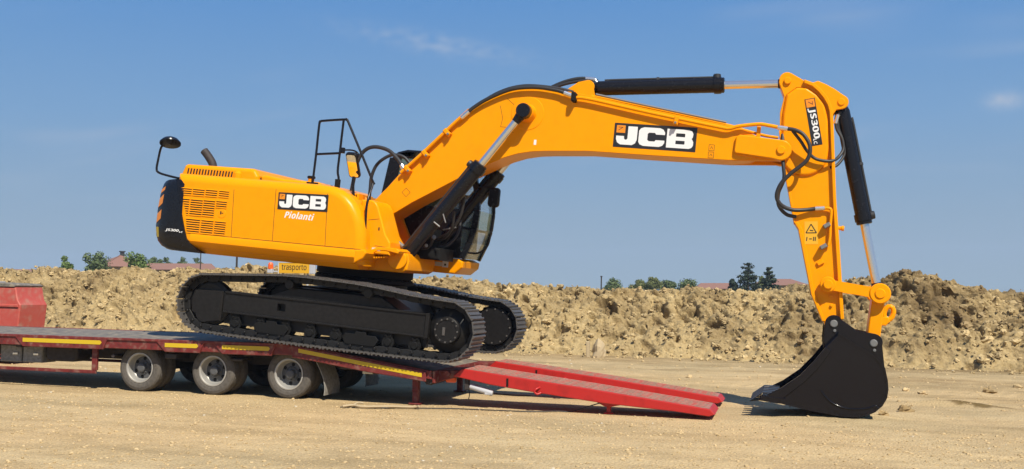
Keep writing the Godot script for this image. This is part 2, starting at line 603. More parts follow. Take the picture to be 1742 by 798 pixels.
func make_ground():
	gn1 = noise(0.22, 41, 3)
	gn2 = noise(0.5, 42, 3)
	gn3 = noise(1.1, 43, 4)
	var xs := axis(-13.0, 15.5, 0.055, 1500.0)
	var zs := axis(-14.0, 11.0, 0.055, 1500.0)
	var vert := PackedVector3Array()
	var cols := PackedColorArray()
	for x in xs:
		for z in zs:
			var rad := Vector2(x, z).length()
			var h := ground_height(x, z) if rad < 40.0 else 0.0
			var fallen := (B * Vector3(x, 0, z)).y
			vert.append(Vector3(x, h - fallen * smoothstep(35.0, 110.0, rad), z))
			var dk := 0.1 + 0.34 * gn2.get_noise_2d(x * 0.3 + 9.0, z * 1.3) + 0.22 * gn3.get_noise_2d(x * 0.7, z * 1.5 + 4.0) + 0.1 * gn1.get_noise_2d(x, z * 1.6)
			dk += (0.19 * rut(x, z) if rad < 30.0 else 0.0)
			dk += 0.14 * smoothstep(-1.0, -9.0, z) + 0.25 * smoothstep(-9.5, -12.5, z)
			dk += 0.12 * smoothstep(6.5, 11.0, x) * smoothstep(2.0, -4.0, z)
			# a ragged dark patch on the ground behind the bucket
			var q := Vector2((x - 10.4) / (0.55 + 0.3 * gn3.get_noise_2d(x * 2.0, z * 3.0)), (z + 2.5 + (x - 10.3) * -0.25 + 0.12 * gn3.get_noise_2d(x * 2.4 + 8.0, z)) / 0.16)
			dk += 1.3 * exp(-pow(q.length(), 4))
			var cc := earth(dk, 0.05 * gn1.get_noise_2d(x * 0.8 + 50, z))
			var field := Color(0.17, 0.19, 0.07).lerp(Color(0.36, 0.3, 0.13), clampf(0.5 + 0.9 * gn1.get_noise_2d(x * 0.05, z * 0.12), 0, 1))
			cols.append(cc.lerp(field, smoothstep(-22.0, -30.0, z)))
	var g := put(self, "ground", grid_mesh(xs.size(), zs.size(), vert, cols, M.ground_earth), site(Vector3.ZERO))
	g.set_meta("kind", "structure")
	# stones and crumbs lying on it
	var mm := MultiMesh.new()
	mm.transform_format = MultiMesh.TRANSFORM_3D
	mm.use_colors = true
	mm.mesh = rock_mesh(3, 5, 0.35)
	mm.instance_count = 40000
	for i in mm.instance_count:
		var x := rng.randf_range(-9.0, 15.0)
		var z := rng.randf_range(-12.5, 10.5)
		if i % 4 > 0:
			x = rng.randf_range(-4.0, 12.5)
			z = rng.randf_range(1.2, 9.0)
		var s := 0.004 + 0.017 * pow(rng.randf(), 9)
		if z < -2.0:
			s *= 1.6
			if rng.randf() < 0.03:
				s *= 2.5
		var bs := Basis(Vector3(rng.randf() - 0.5, 1, rng.randf() - 0.5).normalized(), rng.randf() * TAU).scaled(Vector3(s * rng.randf_range(0.8, 1.5), s * rng.randf_range(0.5, 0.9), s))
		mm.set_instance_transform(i, Transform3D(bs, Vector3(x, ground_height(x, z) + s * 0.15, z)))
		var k := rng.randf()
		var cc := earth(rng.randf_range(0.05, 0.5))
		if k < 0.02:
			cc = Color(0.5, 0.44, 0.33)
		mm.set_instance_color(i, cc)
	var st := MultiMeshInstance3D.new()
	st.name = "stones"
	st.multimesh = mm
	st.transform = site(Vector3.ZERO)
	st.set_meta("kind", "stuff")
	tag(st, "small sandy stones and crumbs strewn over the open ground", "gravel")
	add_child(st, true)

func rock_mesh(seed_: int, rings: int, rough: float) -> ArrayMesh:
	var f := noise(0.9, seed_, 2)
	var mb := MB.new()
	var seg := rings + 2
	var pt := func(i: int, j: int) -> Vector3:
		var a := PI * i / rings
		var b := TAU * (j % seg) / seg
		var p := Vector3(sin(a) * cos(b), cos(a), sin(a) * sin(b))
		return p * (1.0 + rough * 1.6 * f.get_noise_3dv(p * 1.4))
	for i in rings:
		for j in seg:
			var a: Vector3 = pt.call(i, j)
			var b: Vector3 = pt.call(i, j + 1)
			var d: Vector3 = pt.call(i + 1, j + 1)
			var e: Vector3 = pt.call(i + 1, j)
			if i > 0:
				mb.flat(a, b, d)
			if i < rings - 1:
				mb.flat(a, d, e)
	return mb.mesh(M.clods)

func make_bank():
	var n1 := noise(0.55, 51, 3)
	var n2 := noise(1.8, 52, 3, FastNoiseLite.TYPE_CELLULAR)
	n2.cellular_return_type = FastNoiseLite.RETURN_DISTANCE
	var n3 := noise(3.4, 53, 3)
	var n4 := noise(0.28, 54, 2)
	var n5 := noise(1.3, 55, 2)
	var n6 := noise(6.0, 56, 3)
	var vert := PackedVector3Array()
	var cols := PackedColorArray()
	var nx := 0
	var nt := 96
	var x := -70.0
	var xs := PackedFloat32Array()
	while x < 45.0:
		xs.append(x)
		x += 0.06 if x > -24.0 and x < 16.0 else 0.6
	nx = xs.size()
	var surface := func(px: float, t: float) -> Vector3:
		# t: 0 foot, 0.55 crest, 1 foot of the far side
		var top := crest(px)
		var foot := bank_foot(px)
		var y := 0.0
		var z := 0.0
		if t < 0.55:
			var s := t / 0.55
			z = foot + 0.5 - s * 3.6
			y = top * (0.55 * s + 0.45 * smoothstep(0.04, 0.95, s))
			y -= 0.3 * exp(-pow((s - 0.12) / 0.12, 2)) * 0.5
		else:
			var s := (t - 0.55) / 0.45
			z = foot - 3.1 - s * 6.0
			y = top * (1.0 - s * s * (3 - 2 * s))
		return Vector3(px, y, z)
	var lumps := func(p: Vector3) -> float:
		var pit := smoothstep(0.28, 0.55, n5.get_noise_3dv(p))
		return 0.24 * n1.get_noise_3dv(p) + 0.3 * (0.35 - absf(n2.get_noise_3dv(p) + 0.35)) + 0.17 * n3.get_noise_3dv(p) + 0.13 * n6.get_noise_3dv(p) - 0.28 * pit
	var tone := func(p: Vector3) -> Color:
		var dk := 0.3 + 0.4 * n4.get_noise_3dv(p * 1.5) + 0.3 * n1.get_noise_3dv(p + Vector3(0, 30, 0)) + 0.3 * n3.get_noise_3dv(p) + 0.35 * smoothstep(0.2, 0.5, n5.get_noise_3dv(p)) + 0.3 * n6.get_noise_3dv(p)  # pits tinted darker: shade of the hollows put into the colour, plus damper soil
		dk += 0.28 * exp(-pow((p.x - 11.4) / 2.6, 2)) * smoothstep(0.5, 1.4, p.y) + 0.14 * smoothstep(6.0, 9.0, p.x) - 0.2 * smoothstep(0.7, 0.1, p.y)
		return soil(dk)
	for px in xs:
		for j in nt:
			var t := float(j) / (nt - 1)
			t = t * 0.55 / 0.8 if t < 0.8 else 0.55 + (t - 0.8) / 0.2 * 0.45
			var p: Vector3 = surface.call(px, t)
			var on := smoothstep(0.0, 0.06, t) * smoothstep(1.0, 0.85, t)
			var lump: float = lumps.call(p)
			p += Vector3(0.1 * n3.get_noise_3dv(p + Vector3(9, 0, 0)), lump * 0.75, lump * 0.8) * on * (0.5 + 0.6 * smoothstep(0.08, 0.3, t))
			p.y = maxf(p.y - 0.06 * (1.0 - on), -0.06)
			vert.append(p)
			cols.append(tone.call(p))
	var g := put(self, "earth_bank", grid_mesh(nx, nt, vert, cols, M.bank_earth), site(Vector3.ZERO))
	g.set_meta("kind", "structure")
	# clods on the face of the bank
	for kind in 2:
		var mm := MultiMesh.new()
		mm.transform_format = MultiMesh.TRANSFORM_3D
		mm.use_colors = true
		mm.mesh = rock_mesh(60 + kind, 6, 0.4)
		mm.instance_count = 6000
		for i in mm.instance_count:
			var px := rng.randf_range(-24.0, 16.0)
			var t := pow(rng.randf(), 0.85) * 0.62
			var p: Vector3 = surface.call(px, t)
			var lump: float = lumps.call(p)
			var on := smoothstep(0.0, 0.06, t)
			p += Vector3(0, lump * 0.75, lump * 0.8) * on
			var s := 0.012 + 0.07 * pow(rng.randf(), 4.5)
			if px > 8.0 and rng.randf() < 0.3:
				s *= 1.5
			if t < 0.05:
				p.z += rng.randf() * 0.9
				p.y = 0.02
				s *= 0.6
			var bs := Basis(Vector3(rng.randf() - 0.5, rng.randf() - 0.5, rng.randf() - 0.5).normalized(), rng.randf() * TAU).scaled(Vector3(s * rng.randf_range(0.85, 1.25), s * rng.randf_range(0.75, 1.0), s))
			mm.set_instance_transform(i, Transform3D(bs, p))
			var cc: Color = tone.call(p + Vector3(0, 0, 0.1))
			mm.set_instance_color(i, cc * rng.randf_range(0.9, 1.22))
		var st := MultiMeshInstance3D.new()
		st.name = numbered(self, "earth_clods")
		st.multimesh = mm
		st.transform = site(Vector3.ZERO)
		st.set_meta("kind", "stuff")
		tag(st, ["rough dry clods of tan and brown earth covering the bank", "broken lumps of dug soil scattered over the bank face"][kind], "soil")
		add_child(st, true)

# ------------------------------------------------------------------ far trees, houses, poles
func far_at(dx: float, dz: float, dist: float) -> Vector3:   # a place on the level ground beyond the bank
	var p := B * (C + Vector3(dx, 0, dz) * dist / 100.0)
	return Vector3(p.x, 0.0, p.z)

func leaf_crown(m: Material, blobs: Array, count: int, leaf: float) -> ArrayMesh:
	var mb := MB.new()
	var total := 0.0
	for b in blobs:
		total += pow(b[1], 2.0)
	for b in blobs:
		var cen: Vector3 = b[0]
		var rad: float = b[1]
		var flat_: float = b[2]
		var tone := rng.randf_range(0.7, 1.25)
		for i in int(count * rad * rad / total):
			var dir := Vector3(rng.randfn(), rng.randfn(), rng.randfn()).normalized()
			var p := cen + Vector3(dir.x, dir.y * flat_, dir.z) * rad * pow(rng.randf(), 0.45) * rng.randf_range(0.8, 1.15)
			var nn := (dir + Vector3(rng.randfn(), rng.randfn(), rng.randfn()) * 0.6).normalized()
			var x := nn.cross(Vector3(rng.randfn(), rng.randfn(), rng.randfn())).normalized() * leaf * rng.randf_range(0.6, 1.4)
			var y := nn.cross(x).normalized() * leaf * rng.randf_range(0.5, 1.0)
			var k := tone * rng.randf_range(0.75, 1.2)
			mb.col = Color(k, k, k)
			mb.tri(p - x, p + x, p + y, nn, nn, nn)
			mb.tri(p - x, p - y, p + x, nn, nn, nn)
	return mb.mesh(m)

func far_tree(called: String, label: String, at: Vector3, h: float, w: float, leaf: String, kind := "round"):
	var o := group_of(self, called, Transform3D(Basis.IDENTITY, at))
	tag(o, label, "tree", "trees beyond the earth bank")
	var trunk := MB.new()
	var blobs := []
	if kind == "pine":
		trunk.lathe(Vector3.ZERO, Vector3.UP, [[0, 0.22], [h * 0.5, 0.14], [h * 0.97, 0.03]], 8)
		for k in 9:
			var y := h * (0.28 + 0.7 * k / 8.0)
			var reach := w * 0.5 * (1.0 - 0.75 * k / 8.0) * rng.randf_range(0.75, 1.15)
			for q in 5:
				var a := TAU * (q + rng.randf() * 0.7) / 5
				var tip := Vector3(cos(a) * reach, y + rng.randf_range(-0.1, 0.25), sin(a) * reach)
				trunk.bar(Vector3(0, y - 0.1, 0), tip, 0.05, 0.05, Vector3(0.3, 1, 0.2))
				blobs.append([tip * Vector3(0.8, 1, 0.8), reach * 0.42 + 0.1, 0.5])
				blobs.append([tip * Vector3(0.4, 1, 0.4), reach * 0.3 + 0.08, 0.5])
	else:
		trunk.lathe(Vector3.ZERO, Vector3.UP, [[0, 0.2], [h * 0.3, 0.15], [h * 0.75, 0.05]], 8)
		for k in 13:
			var a := rng.randf() * TAU
			var rr := w * 0.36 * sqrt(rng.randf())
			var y := h * rng.randf_range(0.42, 0.86)
			var p := Vector3(cos(a) * rr, y, sin(a) * rr)
			trunk.bar(Vector3(0, h * 0.3, 0), p, 0.06, 0.06, Vector3(0.3, 1, 0.2))
			blobs.append([p, w * rng.randf_range(0.13, 0.22), 0.9])
		blobs.append([Vector3(0, h * 0.88, 0), w * 0.16, 0.9])
		blobs.append([Vector3(0, h * 0.62, 0), w * 0.36, 0.85])
		blobs.append([Vector3(w * 0.1, h * 0.76, 0), w * 0.26, 0.9])
	part(o, "trunk", trunk, M.bark)
	put(o, "crown", leaf_crown(M[leaf], blobs, 3200, 0.11 if kind == "round" else 0.1))

func far_house(called: String, label: String, at: Vector3, turn: float, size: Vector3, rise: float, hip: float, chimney := false):
	var o := group_of(self, called, Transform3D(Basis(Vector3.UP, turn), at))
	tag(o, label, "house", "tiled houses beyond the earth bank")
	var hx := size.x / 2
	var hz := size.z / 2
	var wall := MB.new()
	wall.box(Vector3(-hx, 0, -hz), Vector3(hx, size.y, hz))
	part(o, "wall", wall, M.house_wall)
	var roof := MB.new()
	var e := 0.45
	var y0 := size.y + 0.003
	var a := Vector3(-hx - e, y0, -hz - e)
	var b := Vector3(hx + e, y0, -hz - e)
	var c := Vector3(hx + e, y0, hz + e)
	var d := Vector3(-hx - e, y0, hz + e)
	var r0 := Vector3(-hx + hip, y0 + rise, 0)
	var r1 := Vector3(hx - hip, y0 + rise, 0)
	roof.quad(d, c, r1, r0)
	roof.quad(b, a, r0, r1)
	roof.flat(c, b, r1)
	roof.flat(a, d, r0)
	roof.quad(a, b, c, d)
	var rf := part(o, "roof", roof, M.roof_tile)
	if chimney:
		var ch := MB.new()
		ch.box(Vector3(0, y0 + rise * 0.6, -0.2), Vector3(0.35, y0 + rise + 0.3, 0.2))
		ch.box(Vector3(-0.08, y0 + rise + 0.3, -0.28), Vector3(0.43, y0 + rise + 0.42, 0.28))
		part(rf, "chimney", ch, M.house_dark)
	var k := int(size.x / 3.0)
	for i in k:
		var win := MB.new()
		var wx := -hx + (i + 0.5) * size.x / k
		win.box(Vector3(wx - 0.45, size.y * 0.4, hz + 0.002), Vector3(wx + 0.45, size.y * 0.8, hz + 0.05))
		part(o, "window", win, M.house_dark)

func make_far():
	far_tree("leafy_tree", "small round green tree at the far left of the skyline", far_at(-60.9, -79.3, 110), 5.4, 1.9, "leaf_green")
	far_tree("leafy_tree", "wide grey green tree left of the house with a chimney", far_at(-58.7, -81.0, 110), 5.75, 3.6, "leaf_grey")
	far_tree("leafy_tree", "bright green bushy tree right of the house with a chimney", far_at(-55.9, -82.9, 105), 5.5, 3.0, "leaf_green")
	var i := 0
	for dx in [[-54.9, -83.6], [-54.0, -84.1], [-52.8, -84.9], [-51.8, -85.5]]:
		far_tree("roadside_tree", ["first from the left of four dark trees in a row under the counterweight", "second from the left of four dark trees in a row under the counterweight", "third from the left of four dark trees in a row under the counterweight", "rightmost of four dark trees in a row under the counterweight"][i], far_at(dx[0], dx[1], 150), 6.7, 2.7, "leaf_grey")
		i += 1
	far_house("long_house", "long low red roof at the far left of the skyline", far_at(-62.5, -78.0, 130), 0.55, Vector3(7.0, 3.1, 7), 1.0, 0.6)
	far_house("house", "house with a reddish roof and a dark chimney between two left hand trees", far_at(-57.2, -82.0, 120), 0.9, Vector3(4.6, 4.2, 6), 1.3, 2.4, true)
	far_house("long_house", "long low red roof below the row of four trees", far_at(-53.2, -84.7, 130), 0.5, Vector3(8.4, 4.1, 6), 0.8, 0.4)
	far_tree("shrubby_tree", "round dark bush like tree rising left of centre behind the bank", far_at(-15.9, -98.7, 130), 3.15, 3.2, "leaf_grey")
	far_tree("shrubby_tree", "low olive green tree left of the domed green one behind the bank", far_at(-13.6, -99.1, 130), 3.1, 2.6, "leaf_olive")
	far_tree("shrubby_tree", "domed green tree mid way along the skyline behind the bank", far_at(-12.4, -99.2, 130), 3.45, 2.9, "leaf_olive")
	far_tree("shrubby_tree", "small grey green tree just right of the domed green one", far_at(-10.9, -99.4, 135), 3.1, 2.4, "leaf_grey")
	far_tree("shrubby_tree", "wide low tree left of the small red roof behind the bank", far_at(-9.2, -99.6, 130), 3.05, 3.4, "leaf_grey")
	far_house("cottage", "small pale red roof between the low trees and the pines", far_at(-6.6, -99.8, 140), 0.15, Vector3(4.6, 1.95, 5), 0.75, 0.5)
	far_tree("cypress_tree", "short dark round conifer left of the tall pine", far_at(-5.0, -99.9, 110), 3.1, 1.3, "leaf_pine")
	far_tree("pine_tree", "tall dark pine with layered branches, the tallest tree on the skyline", far_at(-3.6, -99.9, 110), 4.4, 3.3, "leaf_pine", "pine")
	far_tree("pine_tree", "smaller dark pine in front of the red roofed house on the right", far_at(-1.7, -100.0, 110), 3.9, 2.1, "leaf_pine", "pine")
	far_tree("shrubby_tree", "mid green tree between the two dark pines", far_at(-2.4, -100.0, 120), 3.5, 1.8, "leaf_olive")
	far_house("red_roofed_house", "red tiled house beside the pines left of the excavator arm", far_at(-0.9, -100.0, 125), 0.1, Vector3(5.6, 2.3, 6), 0.75, 1.4)
	# posts on the bank
	for a in [[-10.6, 1.9, 2.78, 0.035, "short dark post on the bank below the house of the excavator"], [-11.98, 1.9, 2.95, 0.018, "thin grey pole on the bank behind the counterweight"], [1.95, 1.5, 2.25, 0.02, "thin dark stake on the crest of the bank left of the skyline bushes"]]:
		var mb := MB.new()
		mb.rod(Vector3.ZERO, Vector3(0, a[2] - a[1], 0), a[3], 8, 0.004)
		mb.box(Vector3(-a[3] * 1.5, a[2] - a[1], -a[3] * 1.5), Vector3(a[3] * 1.5, a[2] - a[1] + 0.03, a[3] * 1.5), 0.004)
		tag(part(self, "post", mb, M.chassis_dark, site(Vector3(a[0], a[1], -16))), a[4], "post")

# ------------------------------------------------------------------ trailer
func deck_y(x: float) -> float:
	return 0.865 if x < 0.2 else 0.865 - 0.145 * (x - 0.2) - 0.004 * pow(clampf(x - 0.2, 0, 1), 2)

func make_wheel(parent: Node3D, at: Vector3, side: float):
	# two tyres side by side on one hub; outer face towards +z when side is 1
	var turn := Basis.IDENTITY if side > 0 else Basis(Vector3.UP, PI)
	var w := group_of(parent, "wheel", Transform3D(turn, at))
	for k in 2:
		var ty := MB.new()
		var z := -0.29 * k
		ty.lathe(Vector3(0, 0, z), Vector3(0, 0, 1), [[-0.2, 0.235], [-0.215, 0.26], [-0.225, 0.32], [-0.205, 0.36], [-0.18, 0.38], [-0.155, 0.385], [-0.15, 0.376], [-0.142, 0.376], [-0.137, 0.386], [-0.115, 0.387], [-0.11, 0.377], [-0.102, 0.377], [-0.097, 0.387], [-0.075, 0.386], [-0.07, 0.376], [-0.062, 0.376], [-0.057, 0.385], [-0.035, 0.38], [-0.012, 0.36], [0.004, 0.32], [0.0, 0.275], [-0.012, 0.245], [-0.02, 0.235]], 40)
		part(w, "tyre", ty, M.tyre_rubber)
	var rim := MB.new()
	rim.lathe(Vector3.ZERO, Vector3(0, 0, 1), [[-0.2, 0.238], [-0.02, 0.24], [-0.004, 0.245], [-0.002, 0.228], [-0.02, 0.216], [-0.12, 0.195], [-0.15, 0.17]], 40)
	part(w, "rim", rim, M.rim_silver)
	var disc := MB.new()
	disc.lathe(Vector3.ZERO, Vector3(0, 0, 1), [[-0.15, 0.19], [-0.128, 0.175], [-0.122, 0.12], [-0.1, 0.105], [-0.098, 0.075], [-0.04, 0.07], [-0.03, 0.05], [-0.03, 0.0]], 36)
	part(w, "wheel_disc", disc, M.rim_blue)
	for k in 6:
		var a := TAU * k / 6 + 0.4
		var hole := MB.new()
		hole.lathe(Vector3(cos(a) * 0.148, sin(a) * 0.148, -0.124), Vector3(0, 0, 1), [[0, 0.03], [0.003, 0.028], [0.003, 0.0]], 12)
		part(w, "hand_hole", hole, M.dull_black)
	for k in 8:
		var a := TAU * k / 8
		var nut := MB.new()
		nut.rod(Vector3(cos(a) * 0.09, sin(a) * 0.09, -0.1), Vector3(cos(a) * 0.09, sin(a) * 0.09, -0.075), 0.009, 6, 0.003)
		part(w, "wheel_nut", nut, M.rim_blue)

func make_trailer():
	var o := group_of(self, "low_loader_trailer", site(Vector3.ZERO))
	tag(o, "dusty red three axle low loader trailer with yellow striped sides and two lowered ramps", "trailer")
	var hw := 1.44
	# deck: flat, then falling towards the ramps
	var prof := PackedVector2Array()
	for x in [-12.0, 0.05, 0.2, 0.4, 0.7, 1.1, 1.7, 2.42]:
		prof.append(Vector2(x, deck_y(x)))
	for x in [2.42, 1.7, 1.1, 0.7, 0.4, 0.2, 0.05, -12.0]:
		prof.append(Vector2(x, deck_y(x) - 0.04))
	var mb := MB.new()
	mb.prism(prof, -1.15, hw - 0.02, 0.008)
	part(o, "deck", mb, M.deck_plate)
	for s in [1.0, -1.0]:
		hw = 1.44 if s > 0 else 1.17
		var rail := PackedVector2Array()
		for x in [-12.0, 0.05, 0.2, 0.4, 0.7, 1.1, 1.7, 2.42]:
			rail.append(Vector2(x, deck_y(x) + 0.004))
		for x in [2.42, 1.7, 1.1, 0.7, 0.4, 0.2, 0.05, -12.0]:
			rail.append(Vector2(x, deck_y(x) - (0.12 if x > 2 else 0.17)))
		mb = MB.new()
		mb.prism(rail, s * (hw - 0.045) - 0.03, s * (hw - 0.045) + 0.03, 0.008)
		part(o, "side_rail", mb, M.trailer_red)
		# lip along the top of the rail
		mb = MB.new()
		mb.prism(P([-12.0, 0.872, 0.1, 0.872, 0.1, 0.83, -12.0, 0.83]), s * hw - 0.016, s * hw + 0.012, 0.006)
		part(o, "rail_lip", mb, M.trailer_red)
		# boxed side panels with reflective stripes
		for a in [[-7.3, -5.5], [-4.74, -3.26], [-2.07, -1.5], [-1.05, -0.25]]:
			mb = MB.new()
			var zz: float = s * (hw + 0.012)
			mb.prism(P([a[0] - 0.16, 0.835, a[1] + 0.12, 0.835, a[1] + 0.05, 0.675, a[0], 0.675]), minf(zz, zz - s * 0.05), maxf(zz, zz - s * 0.05), 0.008)
			part(o, "side_panel", mb, M.trailer_red)
			mb = MB.new()
			var z2: float = s * (hw + 0.014)
			mb.prism(P([a[0], 0.752, a[1], 0.752, a[1] + 0.03, 0.785, a[1], 0.818, a[0], 0.818]), minf(z2, z2 + s * 0.003), maxf(z2, z2 + s * 0.003))
			part(o, "reflective_stripe", mb, M.warning_yellow)
		var tail := PackedVector2Array()
		for x in [0.15, 0.5, 0.9, 1.4, 1.9, 2.34]:
			tail.append(Vector2(x, deck_y(x) - 0.018))
		for x in [2.34, 1.9, 1.4, 0.9, 0.5, 0.15]:
			tail.append(Vector2(x, deck_y(x) - 0.2 + 0.03 * smoothstep(1.2, 2.4, x)))
		mb = MB.new()
		mb.prism(tail, minf(s * hw + s * 0.01, s * hw - s * 0.03), maxf(s * hw + s * 0.01, s * hw - s * 0.03), 0.008)
		part(o, "side_panel", mb, M.trailer_red)
		var st := PackedVector2Array()
		for x in [0.26, 0.6, 0.9, 1.3, 1.8, 2.28]:
			st.append(Vector2(x, deck_y(x) - 0.052))
		for x in [2.28, 1.8, 1.3, 0.9, 0.6, 0.26]:
			st.append(Vector2(x, deck_y(x) - 0.112))
		mb = MB.new()
		mb.prism(st, minf(s * (hw + 0.012), s * (hw + 0.015)), maxf(s * (hw + 0.012), s * (hw + 0.015)))
		part(o, "reflective_stripe", mb, M.warning_yellow)
		# wheel arch shadow gaps are real: main beams stand well inside
		mb = MB.new()
		mb.box(Vector3(-12, 0.46, s * 0.52 - 0.07), Vector3(1.4, 0.82, s * 0.52 + 0.07), 0.01)
		part(o, "main_beam", mb, M.chassis_dark)
		# support leg near the ramps
		mb = MB.new()
		mb.box(Vector3(2.03, 0.2, s * 1.12 - 0.05), Vector3(2.13, 0.52, s * 1.12 + 0.05), 0.008)
		mb.box(Vector3(2.035, 0.03, s * 1.12 - 0.045), Vector3(2.125, 0.2, s * 1.12 + 0.045), 0.006)
		mb.box(Vector3(1.99, 0.005, s * 1.12 - 0.09), Vector3(2.17, 0.03, s * 1.12 + 0.09), 0.006)
		mb.box(Vector3(1.95, 0.42, s * 1.12 - 0.08), Vector3(2.01, 0.54, s * 1.12 + 0.08), 0.006)
		part(o, "support_leg", mb, M.trailer_red)
		# mudflap behind the last axle: a curved sheet
		mb = MB.new()
		var fl := PackedVector2Array()
		for k in 9:
			var q := k / 8.0
			fl.append(Vector2(0.44 + 0.17 * sin(q * 1.9), 0.62 - q * 0.54))
		for k in range(8, -1, -1):
			var q := k / 8.0
			fl.append(Vector2(0.452 + 0.17 * sin(q * 1.9), 0.62 - q * 0.54))
		mb.prism(fl, s * (0.95 if s > 0 else 0.72) - 0.28, s * (0.95 if s > 0 else 0.72) + 0.28, 0.0, 1, 50)
		part(o, "mudflap", mb, M.flap_rubber)
		# side guard
		mb = MB.new()
		mb.box(Vector3(-9.5, 0.265, s * (hw - 0.14) - 0.02), Vector3(-3.42, 0.32, s * (hw - 0.14) + 0.02), 0.006)
		mb.box(Vector3(-3.5, 0.32, s * (hw - 0.14) - 0.025), Vector3(-3.4, 0.7, s * (hw - 0.14) + 0.025), 0.006)
		mb.box(Vector3(-6.6, 0.32, s * (hw - 0.14) - 0.025), Vector3(-6.5, 0.7, s * (hw - 0.14) + 0.025), 0.006)
		part(o, "side_guard", mb, M.trailer_red)
	for x in [-2.66, -1.33, 0.0]:
		for s in [1.0, -1.0]:
			make_wheel(o, Vector3(x, 0.385, 1.24 if s > 0 else -0.98), s)
		mb = MB.new()
		mb.rod(Vector3(x, 0.385, -0.9), Vector3(x, 0.385, 0.9), 0.065, 16)
		mb.box(Vector3(x - 0.09, 0.31, -0.5), Vector3(x + 0.09, 0.46, 0.5), 0.02)
		part(o, "axle", mb, M.chassis_dark)
	for x in [-8.0, -6.4, -4.9, -3.6, -2.0, -0.66, 0.75, 1.5, 2.36]:
		mb = MB.new()
		var y := deck_y(x) - 0.045
		mb.box(Vector3(x - 0.05, y - 0.17, -1.09), Vector3(x + 0.05, y, 1.36), 0.01)
		part(o, "cross_member", mb, M.chassis_dark)
	# boxes and tank under the deck
	for a in [[-5.45, -5.03], [-5.0, -4.62]]:
		mb = MB.new()
		mb.box(Vector3(a[0], 0.385, 0.75), Vector3(a[1], 0.67, 1.12), 0.015)
		var bx := part(o, "tool_box", mb, M.toolbox_grey)
		mb = MB.new()
		mb.box(Vector3(a[1] - 0.16, 0.51, 1.121), Vector3(a[1] - 0.06, 0.545, 1.14), 0.004)
		part(bx, "latch", mb, M.bright_steel)
	mb = MB.new()
	mb.prism(rrect(-4.58, 0.42, -3.95, 0.7, 0.1), 0.7, 1.08, 0.03, 3)
	part(o, "air_tank", mb, M.chassis_dark)
	mb = MB.new()
	mb.rod(Vector3(-3.1, 0.57, 0.9), Vector3(-3.1, 0.57, 1.33), 0.03, 10)
	part(o, "bracket", mb, M.chassis_dark)
	mb = MB.new()
	mb.box(Vector3(-2.12, 0.56, 0.95), Vector3(-1.92, 0.64, 1.36), 0.01)
	part(o, "bracket", mb, M.chassis_dark)
	mb = MB.new()
	mb.box(Vector3(-0.98, 0.56, 0.95), Vector3(-0.78, 0.6, 1.3), 0.01)
	part(o, "bracket", mb, M.chassis_dark)
	mb = MB.new()
	mb.box(Vector3(0.86, 0.5, 0.9), Vector3(1.25, 0.55, 1.25), 0.01)
	part(o, "bracket", mb, M.chassis_dark)
	mb = MB.new()
	mb.box(Vector3(1.22, 0.44, 1.0), Vector3(1.4, 0.56, 1.2), 0.012)
	part(o, "junction_box", mb, M.label_grey)
	# ramps
	for s in [1.0, -1.0]:
		var z0 := 0.4 if s > 0 else -1.24
		var z1 := 1.3 if s > 0 else -0.56
		mb = MB.new()
		mb.prism(P([2.72, 0.47, 2.86, 0.585, 4.75, 0.375, 6.0, 0.222, 6.52, 0.155, 6.58, 0.085, 6.5, 0.055, 6.0, 0.105, 5.0, 0.17, 3.9, 0.29, 3.3, 0.365]), z0, z1, 0.01)
		var rm := part(o, "ramp", mb, M.ramp_red)
		mb = MB.new()
		mb.prism(P([2.88, 0.5845, 4.75, 0.3765, 6.0, 0.2235, 6.5, 0.159, 6.5, 0.163, 6.0, 0.2285, 4.75, 0.3815, 2.88, 0.5895]), z0 + 0.035, z1 - 0.035)
		part(rm, "tread_plate", mb, M.ramp_top)
		for k in 4:
			var zc := lerpf(z0, z1, (k + 1.0) / 5.0)
			mb = MB.new()
			mb.prism(P([2.95, 0.579, 4.75, 0.3795, 6.0, 0.2265, 6.45, 0.168, 6.45, 0.18, 6.0, 0.2395, 4.75, 0.3925, 2.95, 0.592]), zc - 0.012, zc + 0.012, 0.004)
			part(rm, "tread_bar", mb, M.ramp_top)
		mb = MB.new()
		var zo := z1 if s > 0 else z1
		mb.box(Vector3(3.55, 0.35, zo), Vector3(3.58, 0.47, zo + 0.012), 0.003)
		part(rm, "strap_slot", mb, M.dull_black)
		mb = MB.new()
		mb.tube(spline([Vector3(4.06, 0.36, zo), Vector3(4.02, 0.34, zo + 0.05), Vector3(3.99, 0.3, zo + 0.06), Vector3(4.03, 0.265, zo + 0.05), Vector3(4.08, 0.285, zo + 0.02)]), 0.016)
		part(rm, "hook", mb, M.ramp_red)
		mb = MB.new()
		mb.prism(P([4.86, 0.18, 5.24, 0.145, 5.1, 0.115, 5.0, 0.115]), s * 1.1 - 0.09, s * 1.1 + 0.09, 0.006)
		mb.box(Vector3(5.02, 0.02, s * 1.1 - 0.03), Vector3(5.08, 0.12, s * 1.1 + 0.03), 0.004)
		mb.box(Vector3(4.98, 0.004, s * 1.1 - 0.06), Vector3(5.12, 0.022, s * 1.1 + 0.06), 0.004)
		part(rm, "ramp_foot", mb, M.ramp_red)
		# hinge
		mb = MB.new()
		mb.prism(P([2.42, 0.54, 2.86, 0.56, 2.76, 0.45, 2.45, 0.36]), z0 + 0.08, z1 - 0.08, 0.01)
		mb.rod(Vector3(2.62, 0.5, z0 + 0.02), Vector3(2.62, 0.5, z1 - 0.02), 0.04, 14)
		part(o, "hinge", mb, M.trailer_red)
	mb = MB.new()
	mb.box(Vector3(2.425, 0.36, -1.13), Vector3(2.47, 0.545, 1.4), 0.01)
	part(o, "tail_beam", mb, M.trailer_red)
